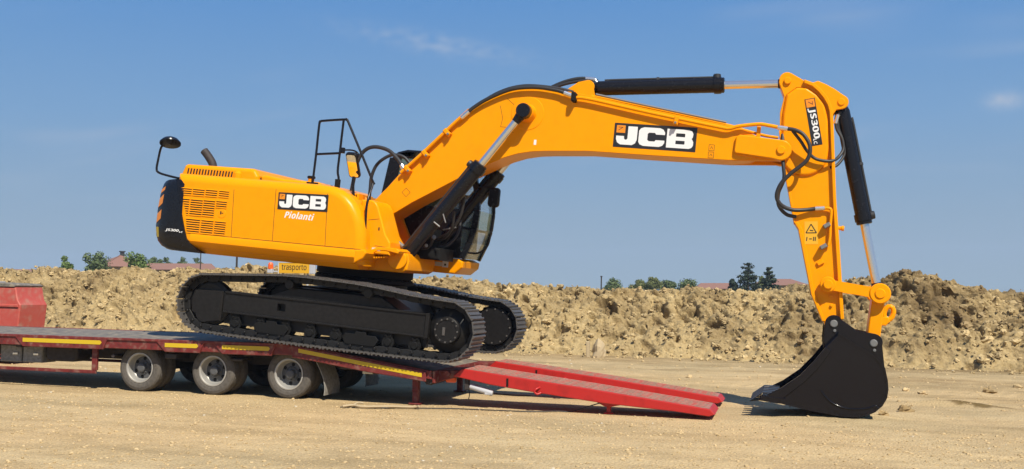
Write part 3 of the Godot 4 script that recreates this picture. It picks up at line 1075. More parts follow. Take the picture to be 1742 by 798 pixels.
	mb = MB.new()
	mb.rod(Vector3(2.96, 0.325, 1.2), Vector3(3.32, 0.23, 1.21), 0.045, 14, 0.01)
	mb.box(Vector3(3.2, 0.21, 1.17), Vector3(3.31, 0.25, 1.25), 0.006)
	part(o, "lamp_tube", mb, M.lamp_white)
	mb = MB.new()
	mb.prism(rrect(2.56, 0.36, 2.72, 0.44, 0.02), 1.1, 1.16, 0.012)
	part(o, "marker_lamp", mb, M.lamp_orange)
	mb = MB.new()
	mb.box(Vector3(2.88, 0.27, 1.16), Vector3(2.95, 0.47, 1.24), 0.008)
	part(o, "lamp_bracket", mb, M.chassis_dark)
	mb = MB.new()
	mb.box(Vector3(1.96, 0.47, 1.02), Vector3(2.0, 0.53, 1.16), 0.004)
	part(o, "lamp_bracket", mb, M.chassis_dark)
	mb = MB.new()
	mb.tube(spline([Vector3(2.2, 0.42, 1.0), Vector3(2.27, 0.33, 1.0), Vector3(2.36, 0.33, 1.0), Vector3(2.44, 0.4, 1.0)]), 0.009, 6)
	part(o, "cable", mb, M.rubber_hose)
	mb = MB.new()
	mb.tube(spline([Vector3(2.16, 0.42, 1.05), Vector3(2.2, 0.34, 1.05), Vector3(2.3, 0.3, 1.05)]), 0.008, 6)
	part(o, "cable", mb, M.rubber_hose)
	mb = MB.new()
	mb.tube(spline([Vector3(2.85, 0.26, 0.92), Vector3(2.88, 0.18, 0.95), Vector3(2.86, 0.1, 0.93)]), 0.008, 6)
	part(o, "cable", mb, M.rubber_hose)
	mb = MB.new()
	mb.tube(spline([Vector3(3.25, 0.2, 0.94), Vector3(3.6, 0.19, 0.96), Vector3(3.85, 0.2, 1.0)]), 0.01, 6)
	part(o, "cable", mb, M.rubber_hose)

# ------------------------------------------------------------------ small things on the ground
func make_small():
	# weathered red steel box behind the front of the deck
	var o := group_of(self, "steel_skip", site(Vector3(-9.75, 0, -3.05)))
	tag(o, "weathered red steel box with a dusty grey rim behind the left end of the trailer", "skip")
	var mb := MB.new()
	mb.prism(P([-1.6, 0.1, 1.52, 0.1, 1.6, 0.8, 1.64, 1.25, 1.56, 1.36, 1.5, 1.62, -1.6, 1.62]), -0.35, 0.5, 0.03, 3)
	part(o, "body", mb, M.skip_red)
	mb = MB.new()
	mb.prism(P([0.75, 1.625, 1.48, 1.625, 1.5, 1.66, 1.4, 1.7, 0.72, 1.72]), -0.37, 0.52, 0.01)
	part(o, "rim", mb, M.deck_plate)
	mb = MB.new()
	mb.box(Vector3(-1.5, 1.625, -0.3), Vector3(0.66, 1.69, 0.53), 0.01)
	part(o, "opening", mb, M.dull_black)
	mb = MB.new()
	mb.box(Vector3(-1.5, 1.69, -0.25), Vector3(0.62, 1.74, 0.45), 0.012)
	part(o, "lid", mb, M.lamp_white)
	mb = MB.new()
	mb.box(Vector3(-1.5, 1.2, 0.502), Vector3(1.6, 1.26, 0.535), 0.012)
	part(o, "seam_rail", mb, M.skip_red)
	# yellow lettered board
	o = group_of(self, "transport_sign", site(Vector3(-3.03, 0, -5)))
	tag(o, "yellow board lettered trasporto behind the tracks, seen below the excavator body", "sign")
	mb = MB.new()
	mb.box(Vector3(-0.37, 2.05, -0.02), Vector3(0.37, 2.28, 0.02), 0.006)
	part(o, "board", mb, M.sign_yellow)
	mb = MB.new()
	for a in [[-0.385, -0.37, 2.03, 2.3], [0.37, 0.385, 2.03, 2.3]]:
		mb.box(Vector3(a[0], a[2], -0.025), Vector3(a[1], a[3], 0.028), 0.003)
	mb.box(Vector3(-0.385, 2.28, -0.025), Vector3(0.385, 2.296, 0.028), 0.003)
	part(o, "board_frame", mb, M.label_grey)
	text(o, "lettering", "trasporto", 0.16, 0.6, Transform3D(Basis.IDENTITY, Vector3(0, 2.165, 0.023)), M.decal_black, 500)
	for x in [-0.3, 0.3]:
		mb = MB.new()
		mb.rod(Vector3(x, 0, -0.05), Vector3(x, 2.2, -0.05), 0.025, 10)
		part(o, "post", mb, M.label_grey)
	mb = MB.new()
	mb.lathe(Vector3(-0.58, 2.14, 0), Vector3.UP, [[0, 0.06], [0.1, 0.06], [0.14, 0.04], [0.15, 0]], 14)
	part(o, "beacon", mb, M.lamp_orange)
	mb = MB.new()
	mb.box(Vector3(-0.64, 2.05, -0.05), Vector3(-0.52, 2.14, 0.05), 0.008)
	part(o, "beacon_bracket", mb, M.lamp_white)
	mb = MB.new()
	mb.box(Vector3(-0.52, 2.07, -0.03), Vector3(-0.385, 2.1, 0.0), 0.004)
	part(o, "beacon_bracket", mb, M.lamp_white)
	mb = MB.new()
	mb.box(Vector3(0.385, 2.04, -0.04), Vector3(0.5, 2.26, 0.04), 0.01)
	part(o, "beacon_bracket", mb, M.lamp_white)
	# stump of a stake at the foot of the bank
	mb = MB.new()
	mb.box(Vector3(-0.04, 0.0, -0.08), Vector3(0.05, 0.44, 0.06), 0.01)
	tag(part(self, "wooden_stake", mb, M.wood_stake, site(Vector3(2.33, 0, -11.9), Basis(Vector3(0, 0, 1), 0.04))), "short upright wooden stake at the foot of the earth bank", "stake")
	var rk := put(self, "earth_block", rock_mesh(91, 9, 0.35), site(Vector3(2.62, 0.12, -11.95), Basis.from_scale(Vector3(0.17, 0.34, 0.16))))
	rk.material_override = M.wood_stake
	tag(rk, "pale upright lump of earth beside the wooden stake", "rock")
	# cable and stick lying by the support leg
	mb = MB.new()
	var pts := []
	for a in [[1.2, 1.95], [1.5, 1.86], [1.8, 1.84], [2.1, 1.7], [2.36, 1.66], [2.8, 1.52], [3.3, 1.47], [3.9, 1.42], [4.3, 1.2], [4.5, 1.12]]:
		pts.append(Vector3(a[0], ground_height(a[0], a[1]) + 0.015, a[1]))
	pts.append(Vector3(4.75, 0.1, 1.16))
	pts.append(Vector3(4.95, 0.17, 1.2))
	mb.tube(spline(pts), 0.009, 6)
	tag(part(self, "ground_cable", mb, M.rubber_hose, site(Vector3.ZERO)), "thin dark cable lying along the ground below the ramps", "cable")
	mb = MB.new()
	mb.tube(spline([Vector3(1.25, 0.02, 1.98), Vector3(1.38, 0.035, 1.9), Vector3(1.55, 0.025, 1.93), Vector3(1.95, 0.03, 1.78), Vector3(2.25, 0.03, 1.72), Vector3(2.35, 0.05, 1.74)]), 0.018, 6)
	mb.tube(spline([Vector3(1.38, 0.035, 1.9), Vector3(1.44, 0.07, 1.84), Vector3(1.5, 0.06, 1.8)]), 0.013, 6)
	tag(part(self, "dry_branch", mb, M.wood_stake, site(Vector3.ZERO)), "pale dry branch on the ground in front of the support leg", "branch")
	# larger loose lumps right of the bucket
	var k := 0
	for a in [[8.95, -0.35, 0.06], [9.35, -1.3, 0.1], [10.0, -4.6, 0.06], [9.75, -5.0, 0.055], [11.3, -5.6, 0.09]]:
		var st := put(self, "loose_clod", rock_mesh(70 + k, 8, 0.55), site(Vector3(a[0], ground_height(a[0], a[1]) + a[2] * 0.25, a[1]), Basis(Vector3.UP, k * 1.3) * Basis.from_scale(Vector3(a[2] * 1.3, a[2] * 0.75, a[2]))))
		var mm: StandardMaterial3D = M.clods.duplicate()
		var cc := earth([0.5, 0.75, 0.0, -0.1, 0.6][k])
		mm.albedo_color = cc.linear_to_srgb()
		mm.vertex_color_use_as_albedo = false
		st.material_override = mm
		tag(st, ["brown clod of earth touching the ground just right of the bucket back", "round dark clod lying apart to the right of the bucket", "pale stone, right one of two on the ground behind the bucket", "pale stone, left one of two on the ground behind the bucket", "brown clod near the foot of the bank at the far right"][k], "clod" if k != 2 and k != 3 else "stone", "loose lumps behind the bucket")
		k += 1

func text(parent: Node, called: String, s: String, height: float, width: float, at: Transform3D, m: Material, weight := 700, slant := 0.0) -> MeshInstance3D:
	var f := SystemFont.new()
	f.font_names = PackedStringArray(["Droid Sans"])
	f.font_weight = weight
	var tm := TextMesh.new()
	tm.font = f
	tm.text = s
	tm.font_size = 64
	tm.pixel_size = 0.01
	tm.depth = 0.02
	var arr := tm.get_mesh_arrays()
	var vs: PackedVector3Array = arr[Mesh.ARRAY_VERTEX]
	if vs.is_empty():
		print("no text mesh for ", s)
		return null
	var lo := vs[0]
	var hi := vs[0]
	for q in vs:
		lo = lo.min(q)
		hi = hi.max(q)
	var mid := (lo + hi) / 2
	var out := PackedVector3Array()
	for q in vs:
		var p := (q - mid) / (hi - lo)
		out.append(Vector3(p.x * width + p.y * slant * height, p.y * height, p.z * 0.003))
	arr[Mesh.ARRAY_VERTEX] = out
	var am := ArrayMesh.new()
	am.add_surface_from_arrays(Mesh.PRIMITIVE_TRIANGLES, arr)
	am.surface_set_material(0, m)
	return put(parent, called, am, at)

func logo(parent: Node3D, called: String, at: Transform3D, w: float, h: float):
	# black plate, white heavy letters J C B, small orange square in the corner
	var mb := MB.new()
	mb.prism(rrect(-w / 2, -h / 2, w / 2, h / 2, 0.004), 0, 0.003)
	var plate := part(parent, called, mb, M.decal_black, at)
	var lw := func(polys: Array, x0: float, x1: float) -> MB:
		var b := MB.new()
		for q in polys:
			var o := PackedVector2Array()
			for i in range(0, q.size(), 2):
				o.append(Vector2(-w / 2 + w * lerpf(x0, x1, q[i]), -h / 2 + h * lerpf(0.115, 0.885, q[i + 1])))
			b.prism(o, 0.003, 0.006)
		return b
	part(plate, "letter", lw.call([[0.55, 1, 1, 1, 1, 0.3, 0.93, 0.1, 0.78, 0, 0.22, 0, 0.07, 0.1, 0, 0.28, 0, 0.46, 0.38, 0.46, 0.38, 0.34, 0.43, 0.27, 0.5, 0.27, 0.55, 0.34]], 0.03, 0.285), M.decal_white)
	part(plate, "letter", lw.call([[1, 0.65, 0.66, 0.65, 0.62, 0.73, 0.4, 0.73, 0.34, 0.66, 0.34, 0.34, 0.4, 0.27, 0.62, 0.27, 0.66, 0.35, 1, 0.35, 1, 0.22, 0.93, 0.07, 0.8, 0, 0.2, 0, 0.06, 0.07, 0, 0.2, 0, 0.8, 0.06, 0.93, 0.2, 1, 0.8, 1, 0.93, 0.93, 1, 0.78]], 0.305, 0.62), M.decal_white)
	part(plate, "letter", lw.call([[0, 0, 0.34, 0, 0.34, 1, 0, 1], [0.34, 0.79, 0.66, 0.79, 0.68, 0.77, 0.68, 1, 0.34, 1], [0.34, 0.4, 0.68, 0.4, 0.68, 0.6, 0.34, 0.6], [0.34, 0, 0.68, 0, 0.68, 0.23, 0.66, 0.21, 0.34, 0.21],
		[0.68, 0.77, 0.68, 0.6, 0.68, 0.53, 0.93, 0.53, 0.97, 0.62, 0.98, 0.8, 0.93, 0.93, 0.82, 1, 0.68, 1], [0.68, 0.53, 0.68, 0.4, 0.68, 0.23, 0.68, 0, 0.85, 0, 0.95, 0.06, 1, 0.18, 1, 0.36, 0.96, 0.48, 0.93, 0.53]], 0.645, 0.965), M.decal_white)
	var sq := MB.new()
	sq.box(Vector3(-w * 0.472, h * 0.1, 0.003), Vector3(-w * 0.365, h * 0.41, 0.0055))
	var s2 := part(plate, "corner_mark", sq, M.decal_orange)
	sq = MB.new()
	sq.bar(Vector3(-w * 0.45, h * 0.2, 0.006), Vector3(-w * 0.395, h * 0.33, 0.006), 0.006 * h / 0.3, 0.002, Vector3(0, 0, 1))
	sq.bar(Vector3(-w * 0.45, h * 0.33, 0.006), Vector3(-w * 0.395, h * 0.33, 0.006), 0.006 * h / 0.3, 0.002, Vector3(0, 0, 1))
	part(plate, "corner_line", sq, M.decal_black)

# ------------------------------------------------------------------ excavator (own axes: x forward, y up from the tracks, z to its right hand side)
func track_path() -> PackedVector2Array:
	var o := PackedVector2Array()
	var r := 0.435
	for x in [-1.9, -1.4, -0.7, 0.0, 0.7, 1.4, 1.95]:
		o.append(Vector2(x, 0.035 - 0.02 * cos(x * 0.7)))
	o.append_array(arc(2.02, 0.475, r, -84, 78, 18))
	for a in [[1.85, 0.91], [1.45, 0.93], [0.88, 0.99], [0.5, 1.015], [0.1, 1.025], [-0.3, 1.03], [-0.68, 1.02], [-1.1, 0.985], [-1.49, 0.95], [-1.8, 0.925]]:
		o.append(Vector2(a[0], a[1]))
	o.append_array(arc(-2.0, 0.47, r, 95, 262, 18))
	return o

func make_track(o: Node3D, s: float):
	var tz := 1.295 * s
	var tr := group_of(o, "track", Transform3D(Basis.IDENTITY, Vector3(0, 0, tz)))
	# closed path, resampled to whole shoes
	var cv := Curve2D.new()
	cv.bake_interval = 0.01
	var pth := track_path()
	for p in pth:
		cv.add_point(p)
	cv.add_point(pth[0])
	var n := 54
	var l := cv.get_baked_length()
	var w := l / n * 0.5 - 0.004
	var shoe := MB.new()
	shoe.prism(P([-w, 0.0, w, 0.0, w, 0.014, w * 0.84, 0.036, w * 0.66, 0.036, w * 0.5, 0.014, 0.012, 0.014, 0.008, 0.034, -0.012, 0.034, -0.018, 0.014, -w * 0.55, 0.014, -w * 0.66, 0.036, -w * 0.86, 0.036, -w, 0.012]), -0.3, 0.3)
	var shoe_mesh := shoe.mesh(M.track_steel)
	var chain := MB.new()
	var pins := MB.new()
	for i in n:
		var a := cv.sample_baked(fposmod((i + 0.25) * l / n, l))
		var b := cv.sample_baked(fposmod((i + 0.75) * l / n, l))
		var m := (a + b) / 2
		var d := (b - a).normalized()
		var out := Vector2(d.y, -d.x)
		var bs := Basis(Vector3(d.x, d.y, 0), Vector3(out.x, out.y, 0), Vector3(0, 0, 1))
		if bs.determinant() < 0:
			bs.z = -bs.z
		put(tr, "track_shoe", shoe_mesh, Transform3D(bs, Vector3(m.x, m.y, 0)))
		for zz in [-0.1, 0.1]:
			chain.t = Transform3D(bs, Vector3(m.x, m.y, zz))
			chain.prism(P([-0.11, -0.09, -0.03, -0.1, 0.03, -0.1, 0.11, -0.09, 0.11, -0.03, 0.085, -0.001, -0.085, -0.001, -0.11, -0.03]), -0.025, 0.025, 0.004)
			pins.t = Transform3D(bs, Vector3(m.x, m.y, 0))
		for zz in [-1.0, 1.0]:
			pins.rod(Vector3(-0.05, 0.0, zz * 0.2), Vector3(-0.05, -0.03, zz * 0.2), 0.013, 6, 0.003)
			pins.rod(Vector3(0.05, 0.0, zz * 0.2), Vector3(0.05, -0.03, zz * 0.2), 0.013, 6, 0.003)
		pins.rod(Vector3(0.09, -0.055, -0.15), Vector3(0.09, -0.055, 0.15), 0.022, 8, 0.004)
	part(tr, "track_chain", chain, M.chain_steel).set_meta("kind", "stuff")
	part(tr, "chain_pin", pins, M.frame_paint).set_meta("kind", "stuff")
	# frame: box beam with a square opening on the outside
	var z1 := 0.125 * s
	var mb := MB.new()
	mb.box(Vector3(-1.72, 0.35, minf(-0.12 * s, 0.02 * s)), Vector3(1.65, 0.68, maxf(-0.12 * s, 0.02 * s)), 0.015)
	var face := 0.12
	for a in [[-1.72, -0.8, 0.35, 0.69], [-0.66, 1.65, 0.35, 0.69], [-0.8, -0.66, 0.35, 0.47], [-0.8, -0.66, 0.585, 0.69]]:
		mb.box(Vector3(a[0], a[2], minf(s * 0.021, s * face)), Vector3(a[1], a[3], maxf(s * 0.021, s * face)))
	mb.prism(P([-1.72, 0.685, 1.66, 0.70, 1.66, 0.66, -1.72, 0.65]), minf(s * face, s * face + s * 0.02), maxf(s * face, s * face + s * 0.02), 0.008)
	mb.prism(P([-1.72, 0.375, 1.66, 0.355, 1.66, 0.325, -1.72, 0.345]), minf(s * face, s * face + s * 0.03), maxf(s * face, s * face + s * 0.03), 0.008)
	mb.prism(P([1.65, 0.3, 1.72, 0.33, 1.72, 0.71, 1.65, 0.7]), minf(s * -0.1, s * 0.15), maxf(s * -0.1, s * 0.15), 0.008)
	# cross legs towards the middle
	mb.prism(P([-1.0, 0.68, -0.6, 0.86, 0.9, 0.86, 1.2, 0.69]), minf(0.08 * s, -0.5 * s), maxf(0.08 * s, -0.5 * s), 0.02)
	part(tr, "track_frame", mb, M.frame_paint)
	mb = MB.new()
	mb.prism(PackedVector2Array([Vector2(-1.75, 0.2), Vector2(-1.75, 0.68), Vector2(-2.26, 0.67), Vector2(-2.3, 0.5), Vector2(-2.28, 0.3)]) + arc(-2.05, 0.3, 0.16, 190, 300, 6), minf(0.0, s * 0.14), maxf(0.0, s * 0.14), 0.02)
	part(tr, "idler_yoke", mb, M.frame_paint)
	mb = MB.new()
	mb.lathe(Vector3(-2.0, 0.47, -0.09), Vector3(0, 0, 1), [[0, 0.0], [0, 0.3], [0.02, 0.36], [0.16, 0.36], [0.18, 0.3], [0.18, 0]], 32)
	part(tr, "idler", mb, M.chain_steel)
	mb = MB.new()
	var teeth := PackedVector2Array()
	for k in 21:
		for q in [[0.0, 0.335], [0.35, 0.335], [0.5, 0.385], [0.8, 0.385]]:
			var a: float = TAU * (k + q[0]) / 21
			teeth.append(Vector2(2.02 + cos(a) * q[1], 0.475 + sin(a) * q[1]))
	mb.prism(teeth, -0.04, 0.04, 0.006)
	part(tr, "sprocket", mb, M.chain_steel)
	mb = MB.new()
	mb.lathe(Vector3(2.02, 0.475, 0), Vector3(0, 0, s), [[0.0, 0.33], [0.06, 0.33], [0.09, 0.28], [0.13, 0.21], [0.2, 0.205], [0.215, 0.19], [0.215, 0.16], [0.205, 0.155], [0.205, 0]], 36)
	mb.lathe(Vector3(2.02, 0.475, 0), Vector3(0, 0, -s), [[0.0, 0.36], [0.1, 0.36], [0.14, 0.32], [0.2, 0.32], [0.2, 0]], 36)
	var hub := part(tr, "final_drive", mb, M.frame_paint)
	mb = MB.new()
	for k in 12:
		var a := TAU * k / 12
		var c := Vector3(2.02 + cos(a) * 0.172, 0.475 + sin(a) * 0.172, 0)
		mb.rod(c + Vector3(0, 0, s * 0.2), c + Vector3(0, 0, s * 0.228), 0.014, 6, 0.003)
		c = Vector3(2.02 + cos(a) * 0.29, 0.475 + sin(a) * 0.29, 0)
		mb.rod(c + Vector3(0, 0, -s * 0.19), c + Vector3(0, 0, -s * 0.215), 0.016, 6, 0.003)
	mb.box(Vector3(1.96, 0.4, minf(s * 0.2, s * 0.225)), Vector3(2.0, 0.52, maxf(s * 0.2, s * 0.225)), 0.004)
	part(tr, "bolt_ring", mb, M.track_steel)
	for k in 8:
		var x := -1.5 + k * 0.43
		mb = MB.new()
		mb.lathe(Vector3(x, 0.19, -0.13), Vector3(0, 0, 1), [[0, 0], [0, 0.05], [0.02, 0.06], [0.02, 0.1], [0.05, 0.1], [0.07, 0.08], [0.19, 0.08], [0.21, 0.1], [0.24, 0.1], [0.24, 0.06], [0.26, 0.05], [0.26, 0]], 18)
		part(tr, "track_roller", mb, M.dull_black)
		mb = MB.new()
		mb.box(Vector3(x - 0.07, 0.25, minf(s * 0.06, s * 0.115)), Vector3(x + 0.07, 0.35, maxf(s * 0.06, s * 0.115)), 0.01)
		mb.rod(Vector3(x - 0.04, 0.29, s * 0.11), Vector3(x - 0.04, 0.29, s * 0.13), 0.015, 6, 0.003)
		mb.rod(Vector3(x + 0.04, 0.29, s * 0.11), Vector3(x + 0.04, 0.29, s * 0.13), 0.015, 6, 0.003)
		part(tr, "roller_bracket", mb, M.dull_black)
	mb = MB.new()
	mb.box(Vector3(-1.75, 0.17, -0.035), Vector3(1.68, 0.36, 0.035), 0.01)
	part(tr, "roller_rail", mb, M.chain_steel)
	for x in [-0.86, 0.64]:
		mb = MB.new()
		mb.prism(P([x - 0.25, 0.26, x - 0.1, 0.26, x - 0.08, 0.3, x + 0.08, 0.3, x + 0.1, 0.26, x + 0.25, 0.26, x + 0.3, 0.2, x + 0.24, 0.1, x - 0.24, 0.1, x - 0.3, 0.2]), minf(s * 0.131, s * 0.15), maxf(s * 0.131, s * 0.15), 0.005)
		part(tr, "chain_guard", mb, M.dull_black)
	for x in [-0.62, 0.7]:
		mb = MB.new()
		mb.rod(Vector3(x, 0.9, -0.16), Vector3(x, 0.9, 0.16), 0.075, 18, 0.01)
		mb.box(Vector3(x - 0.05, 0.68, -0.04), Vector3(x + 0.05, 0.86, 0.04), 0.01)
		part(tr, "carrier_roller", mb, M.chain_steel)

func cw_plan(y: float, ins: float) -> PackedVector3Array:
	# half outline of the counterweight at height y, from the side round to the tail
	var xb := 0.0
	var t := [[1.2, -2.2], [1.25, -2.28], [1.43, -2.49], [1.61, -2.56], [2.03, -2.70], [2.31, -2.78], [2.5, -2.8]]
	for i in t.size() - 1:
		if y >= t[i][0] and y <= t[i + 1][0]:
			xb = lerpf(t[i][1], t[i + 1][1], (y - t[i][0]) / (t[i + 1][0] - t[i][0]))
	var o := PackedVector3Array()
	var half := []
	for p in [[0.0, 1.45], [0.45, 1.445], [0.72, 1.42], [0.88, 1.37], [1.0, 1.29], [1.08, 1.17], [1.14, 1.0], [1.17, 0.8], [1.2, 0.4], [1.21, 0.0]]:
		half.append(Vector2(p[0], p[1]))
	for i in half.size():
		var a: Vector2 = half[maxi(i - 1, 0)]
		var b: Vector2 = half[mini(i + 1, half.size() - 1)]
		var dd := (b - a).normalized()
		var nn := Vector2(-dd.y, dd.x)
		if i == 0:
			nn = Vector2(0, 1)
		var q: Vector2 = half[i] - nn * ins * lerpf(0.12, 1.0, clampf(i / 4.0, 0, 1))
		var full := -2.17 - q.x
		var k: float = q.x / 1.21
		o.append(Vector3(lerpf(xb, full, clampf(k * 2.2, 0, 1)), y, q.y))
	return o

func make_excavator():
	var o := group_of(self, "excavator", site(ORIGIN, Basis(Vector3(0, 0, 1), -PITCH)))
	tag(o, "yellow tracked excavator with black bucket, standing nose down on the red trailer", "excavator")
	make_track(o, 1.0)
	make_track(o, -1.0)
	var Y: Material = M.yellow_paint
	var K: Material = M.black_paint
	var mb := MB.new()
	# centre section under the slew ring
	mb.prism(P([-0.95, 0.5, -0.75, 0.88, 0.85, 0.88, 1.05, 0.5]), -0.85, 0.85, 0.03)
	mb.rod(Vector3(0.02, 0.86, 0), Vector3(0.02, 1.04, 0), 0.72, 40)
	part(o, "centre_frame", mb, M.frame_paint)
	mb = MB.new()
	mb.lathe(Vector3(0.02, 1.02, 0), Vector3.UP, [[0, 0], [0, 0.78], [0.02, 0.82], [0.07, 0.82], [0.08, 0.76], [0.1, 0.76], [0.11, 0.8], [0.22, 0.8], [0.22, 0]], 56)
	for k in 40:
		var a := TAU * k / 40
		mb.rod(Vector3(0.02 + cos(a) * 0.79, 1.09, sin(a) * 0.79), Vector3(0.02 + cos(a) * 0.79, 1.115, sin(a) * 0.79), 0.014, 6)
	part(o, "slew_ring", mb, M.dull_black)
	# ---- upper body
	mb = MB.new()
	mb.t = Transform3D(Basis(Vector3(0, 0, 1), Vector3(0, 1, 0), Vector3(-1, 0, 0)), Vector3.ZERO)   # profile in (z, y), drawn along -x
	mb.prism(P([-1.44, 1.535, -1.455, 1.5, -1.455, 1.42, -1.43, 1.38, -1.22, 1.235, 1.22, 1.235, 1.43, 1.38, 1.455, 1.42, 1.455, 1.5, 1.44, 1.535]), -0.42, 2.45, 0.02, 2)
	mb.t = Transform3D.IDENTITY
	# front corner of the skirt curves up over the step
	mb.prism(P([0.40, 1.535, 0.58, 1.56, 0.6, 1.5, 0.56, 1.42, 0.4, 1.32]), 0.6, 1.452, 0.03, 3)
	part(o, "skirt", mb, Y)
	mb = MB.new()
	var side := PackedVector2Array([Vector2(0.52, 1.3), Vector2(0.525, 1.62), Vector2(0.505, 1.83), Vector2(0.455, 2.0), Vector2(0.385, 2.14), Vector2(0.29, 2.27), Vector2(0.18, 2.37), Vector2(0.06, 2.44), Vector2(-0.08, 2.48), Vector2(-0.3, 2.5), Vector2(-2.82, 2.495), Vector2(-2.83, 2.24), Vector2(-2.93, 2.2), Vector2(-2.88, 2.0), Vector2(-2.76, 1.6), Vector2(-2.7, 1.3)])
	mb.prism(side, 0.42, 1.425, 0.15, 7)
	part(o, "side_housing", mb, Y)
	mb = MB.new()
	mb.prism(PackedVector2Array([Vector2(-2.7, 1.3), Vector2(-0.45, 1.3), Vector2(-0.45, 2.5), Vector2(-2.86, 2.49)]), -1.42, 0.6, 0.1, 4)
	part(o, "engine_housing", mb, Y)
	mb = MB.new()
	mb.prism(P([-2.95, 2.38, -2.85, 2.64, -2.81, 2.665, -1.62, 2.675, -1.56, 2.65, -1.5, 2.56, -1.5, 2.38]), -1.0, 1.18, 0.07, 4)
	var hood := part(o, "engine_cover", mb, Y)
	mb = MB.new()
	mb.prism(P([-1.5, 2.4, -1.5, 2.57, -1.42, 2.6, -1.1, 2.555, -0.5, 2.55, -0.38, 2.5, -0.38, 2.4]), -1.0, 1.1, 0.05, 3)
	part(o, "tank_cover", mb, Y)
	mb = MB.new()
	mb.rod(Vector3(-1.86, 2.37, 1.17), Vector3(-1.86, 2.62, 1.17), 0.07, 18, 0.045)
	part(hood, "hinge_post", mb, Y)
	mb = MB.new()
	mb.box(Vector3(-1.95, 2.405, 1.18), Vector3(-1.78, 2.42, 1.23), 0.004)
	mb.box(Vector3(-1.5, 2.395, 1.1), Vector3(-1.24, 2.415, 1.2), 0.004)
	mb.prism(P([-1.49, 2.4, -1.49, 2.54, -1.4, 2.4]), 1.09, 1.115, 0.003)
	part(hood, "rubber_seal", mb, M.dull_black)
	for x in [-1.37, -1.25]:
		mb = MB.new()
		mb.lathe(Vector3(x, 2.44, 1.1), Vector3(0, 0, 1), [[0, 0.05], [0.06, 0.045], [0.075, 0.03], [0.075, 0]], 14)
		part(hood, "latch", mb, M.label_grey)
	# slats over the dark intakes
	var slots := MB.new()
	for k in 16:
		var x := -2.79 + k * 0.053
		slots.prism(P([x, 2.435, x + 0.027, 2.435, x + 0.045, 2.595, x + 0.018, 2.595]), 1.18, 1.184)
	var vt := part(hood, "top_vent", slots, M.vent_dark)
	for g in [[-2.7, -2.51, 2.15, 2.255, 3, 0.0], [-2.48, -2.28, 2.15, 2.255, 3, 0.0], [-2.25, -2.05, 2.155, 2.26, 3, 0.0], [-2.01, -1.84, 2.16, 2.26, 3, 0.0],
			[-2.65, -2.53, 1.83, 2.085, 7, 0.1], [-2.5, -2.29, 1.83, 2.085, 7, 0.0], [-2.27, -2.07, 1.835, 2.09, 7, 0.0], [-2.04, -1.86, 1.99, 2.095, 3, 0.0],
			[-2.55, -2.3, 1.55, 1.77, 6, 0.04], [-2.27, -2.06, 1.555, 1.77, 6, 0.0], [-2.03, -1.84, 1.56, 1.77, 6, 0.0]]:
		mb = MB.new()
		mb.prism(P([g[0] + g[5], g[2], g[1], g[2], g[1], g[3], g[0], g[3]]), 1.4255, 1.428)
		vt = part(o, "vent", mb, M.vent_dark)
		var rows: int = g[4]
		for k in rows + 1:
			var y: float = lerpf(g[2], g[3], float(k) / rows)
			mb = MB.new()
			var x0: float = g[0] + g[5] * (1.0 - float(k) / rows)
			mb.t = Transform3D(Basis(Vector3(1, 0, 0), -0.5), Vector3(0, y, 1.43))
			mb.box(Vector3(x0 - 0.006, -0.0085, -0.003), Vector3(g[1] + 0.006, 0.0085, 0.006), 0.002)
			part(vt, "slat", mb, Y)
	mb = MB.new()
	mb.lathe(Vector3(-1.93, 1.9, 1.425), Vector3(0, 0, 1), [[0, 0.075], [0.006, 0.07], [0.006, 0]], 24)
	part(o, "lock_plate", mb, Y)
	mb = MB.new()
	mb.box(Vector3(-1.955, 1.885, 1.431), Vector3(-1.935, 1.935, 1.436), 0.001)
	mb.box(Vector3(-1.93, 1.9, 1.431), Vector3(-1.9, 1.912, 1.436), 0.001)
	part(o, "lock", mb, M.vent_dark)
	# door seams: narrow dark gaps
	for a in [[-1.03, 2.36, -1.0, 1.545], [-0.15, 2.36, -0.1, 1.545], [-1.76, 2.3, -1.72, 1.545]]:
		mb = MB.new()
		mb.bar(Vector3(a[0], a[1], 1.4255), Vector3(a[2], a[3], 1.4255), 0.007, 0.003, Vector3(0, 0, 1))
		part(o, "door_seam", mb, M.vent_dark)
	mb = MB.new()
	mb.bar(Vector3(-2.48, 1.538, 1.4265), Vector3(0.5, 1.548, 1.4265), 0.008, 0.003, Vector3(0, 0, 1))
	part(o, "door_seam", mb, M.vent_dark)
	logo(o, "logo_plate", Transform3D(Basis(Vector3(0, 0, 1), 0.028), Vector3(-0.548, 2.195, 1.4285)), 0.85, 0.265)
	text(o, "dealer_lettering", "Piolanti", 0.11, 0.48, Transform3D(Basis(Vector3(0, 0, 1), -0.01), Vector3(-0.585, 1.975, 1.428)), M.decal_white, 600, 0.25)
	# ---- counterweight
	var rows := [[1.235, 0.31], [1.25, 0.21], [1.29, 0.12], [1.36, 0.055], [1.45, 0.02], [1.6, 0.0], [1.87, 0.0], [2.1, 0.015], [2.22, 0.03], [2.3, 0.05], [2.345, 0.075], [2.375, 0.115], [2.387, 0.17]]
	var ringp := []
	for q in rows:
		var half := cw_plan(q[0], q[1])
		var full := PackedVector3Array()
		for p in half:
			full.append(p)
		for i in range(half.size() - 2, -1, -1):
			full.append(Vector3(half[i].x, half[i].y, -half[i].z))
		ringp.append(full)
	mb = MB.new()
	var nr := ringp.size()
	var np: int = ringp[0].size()
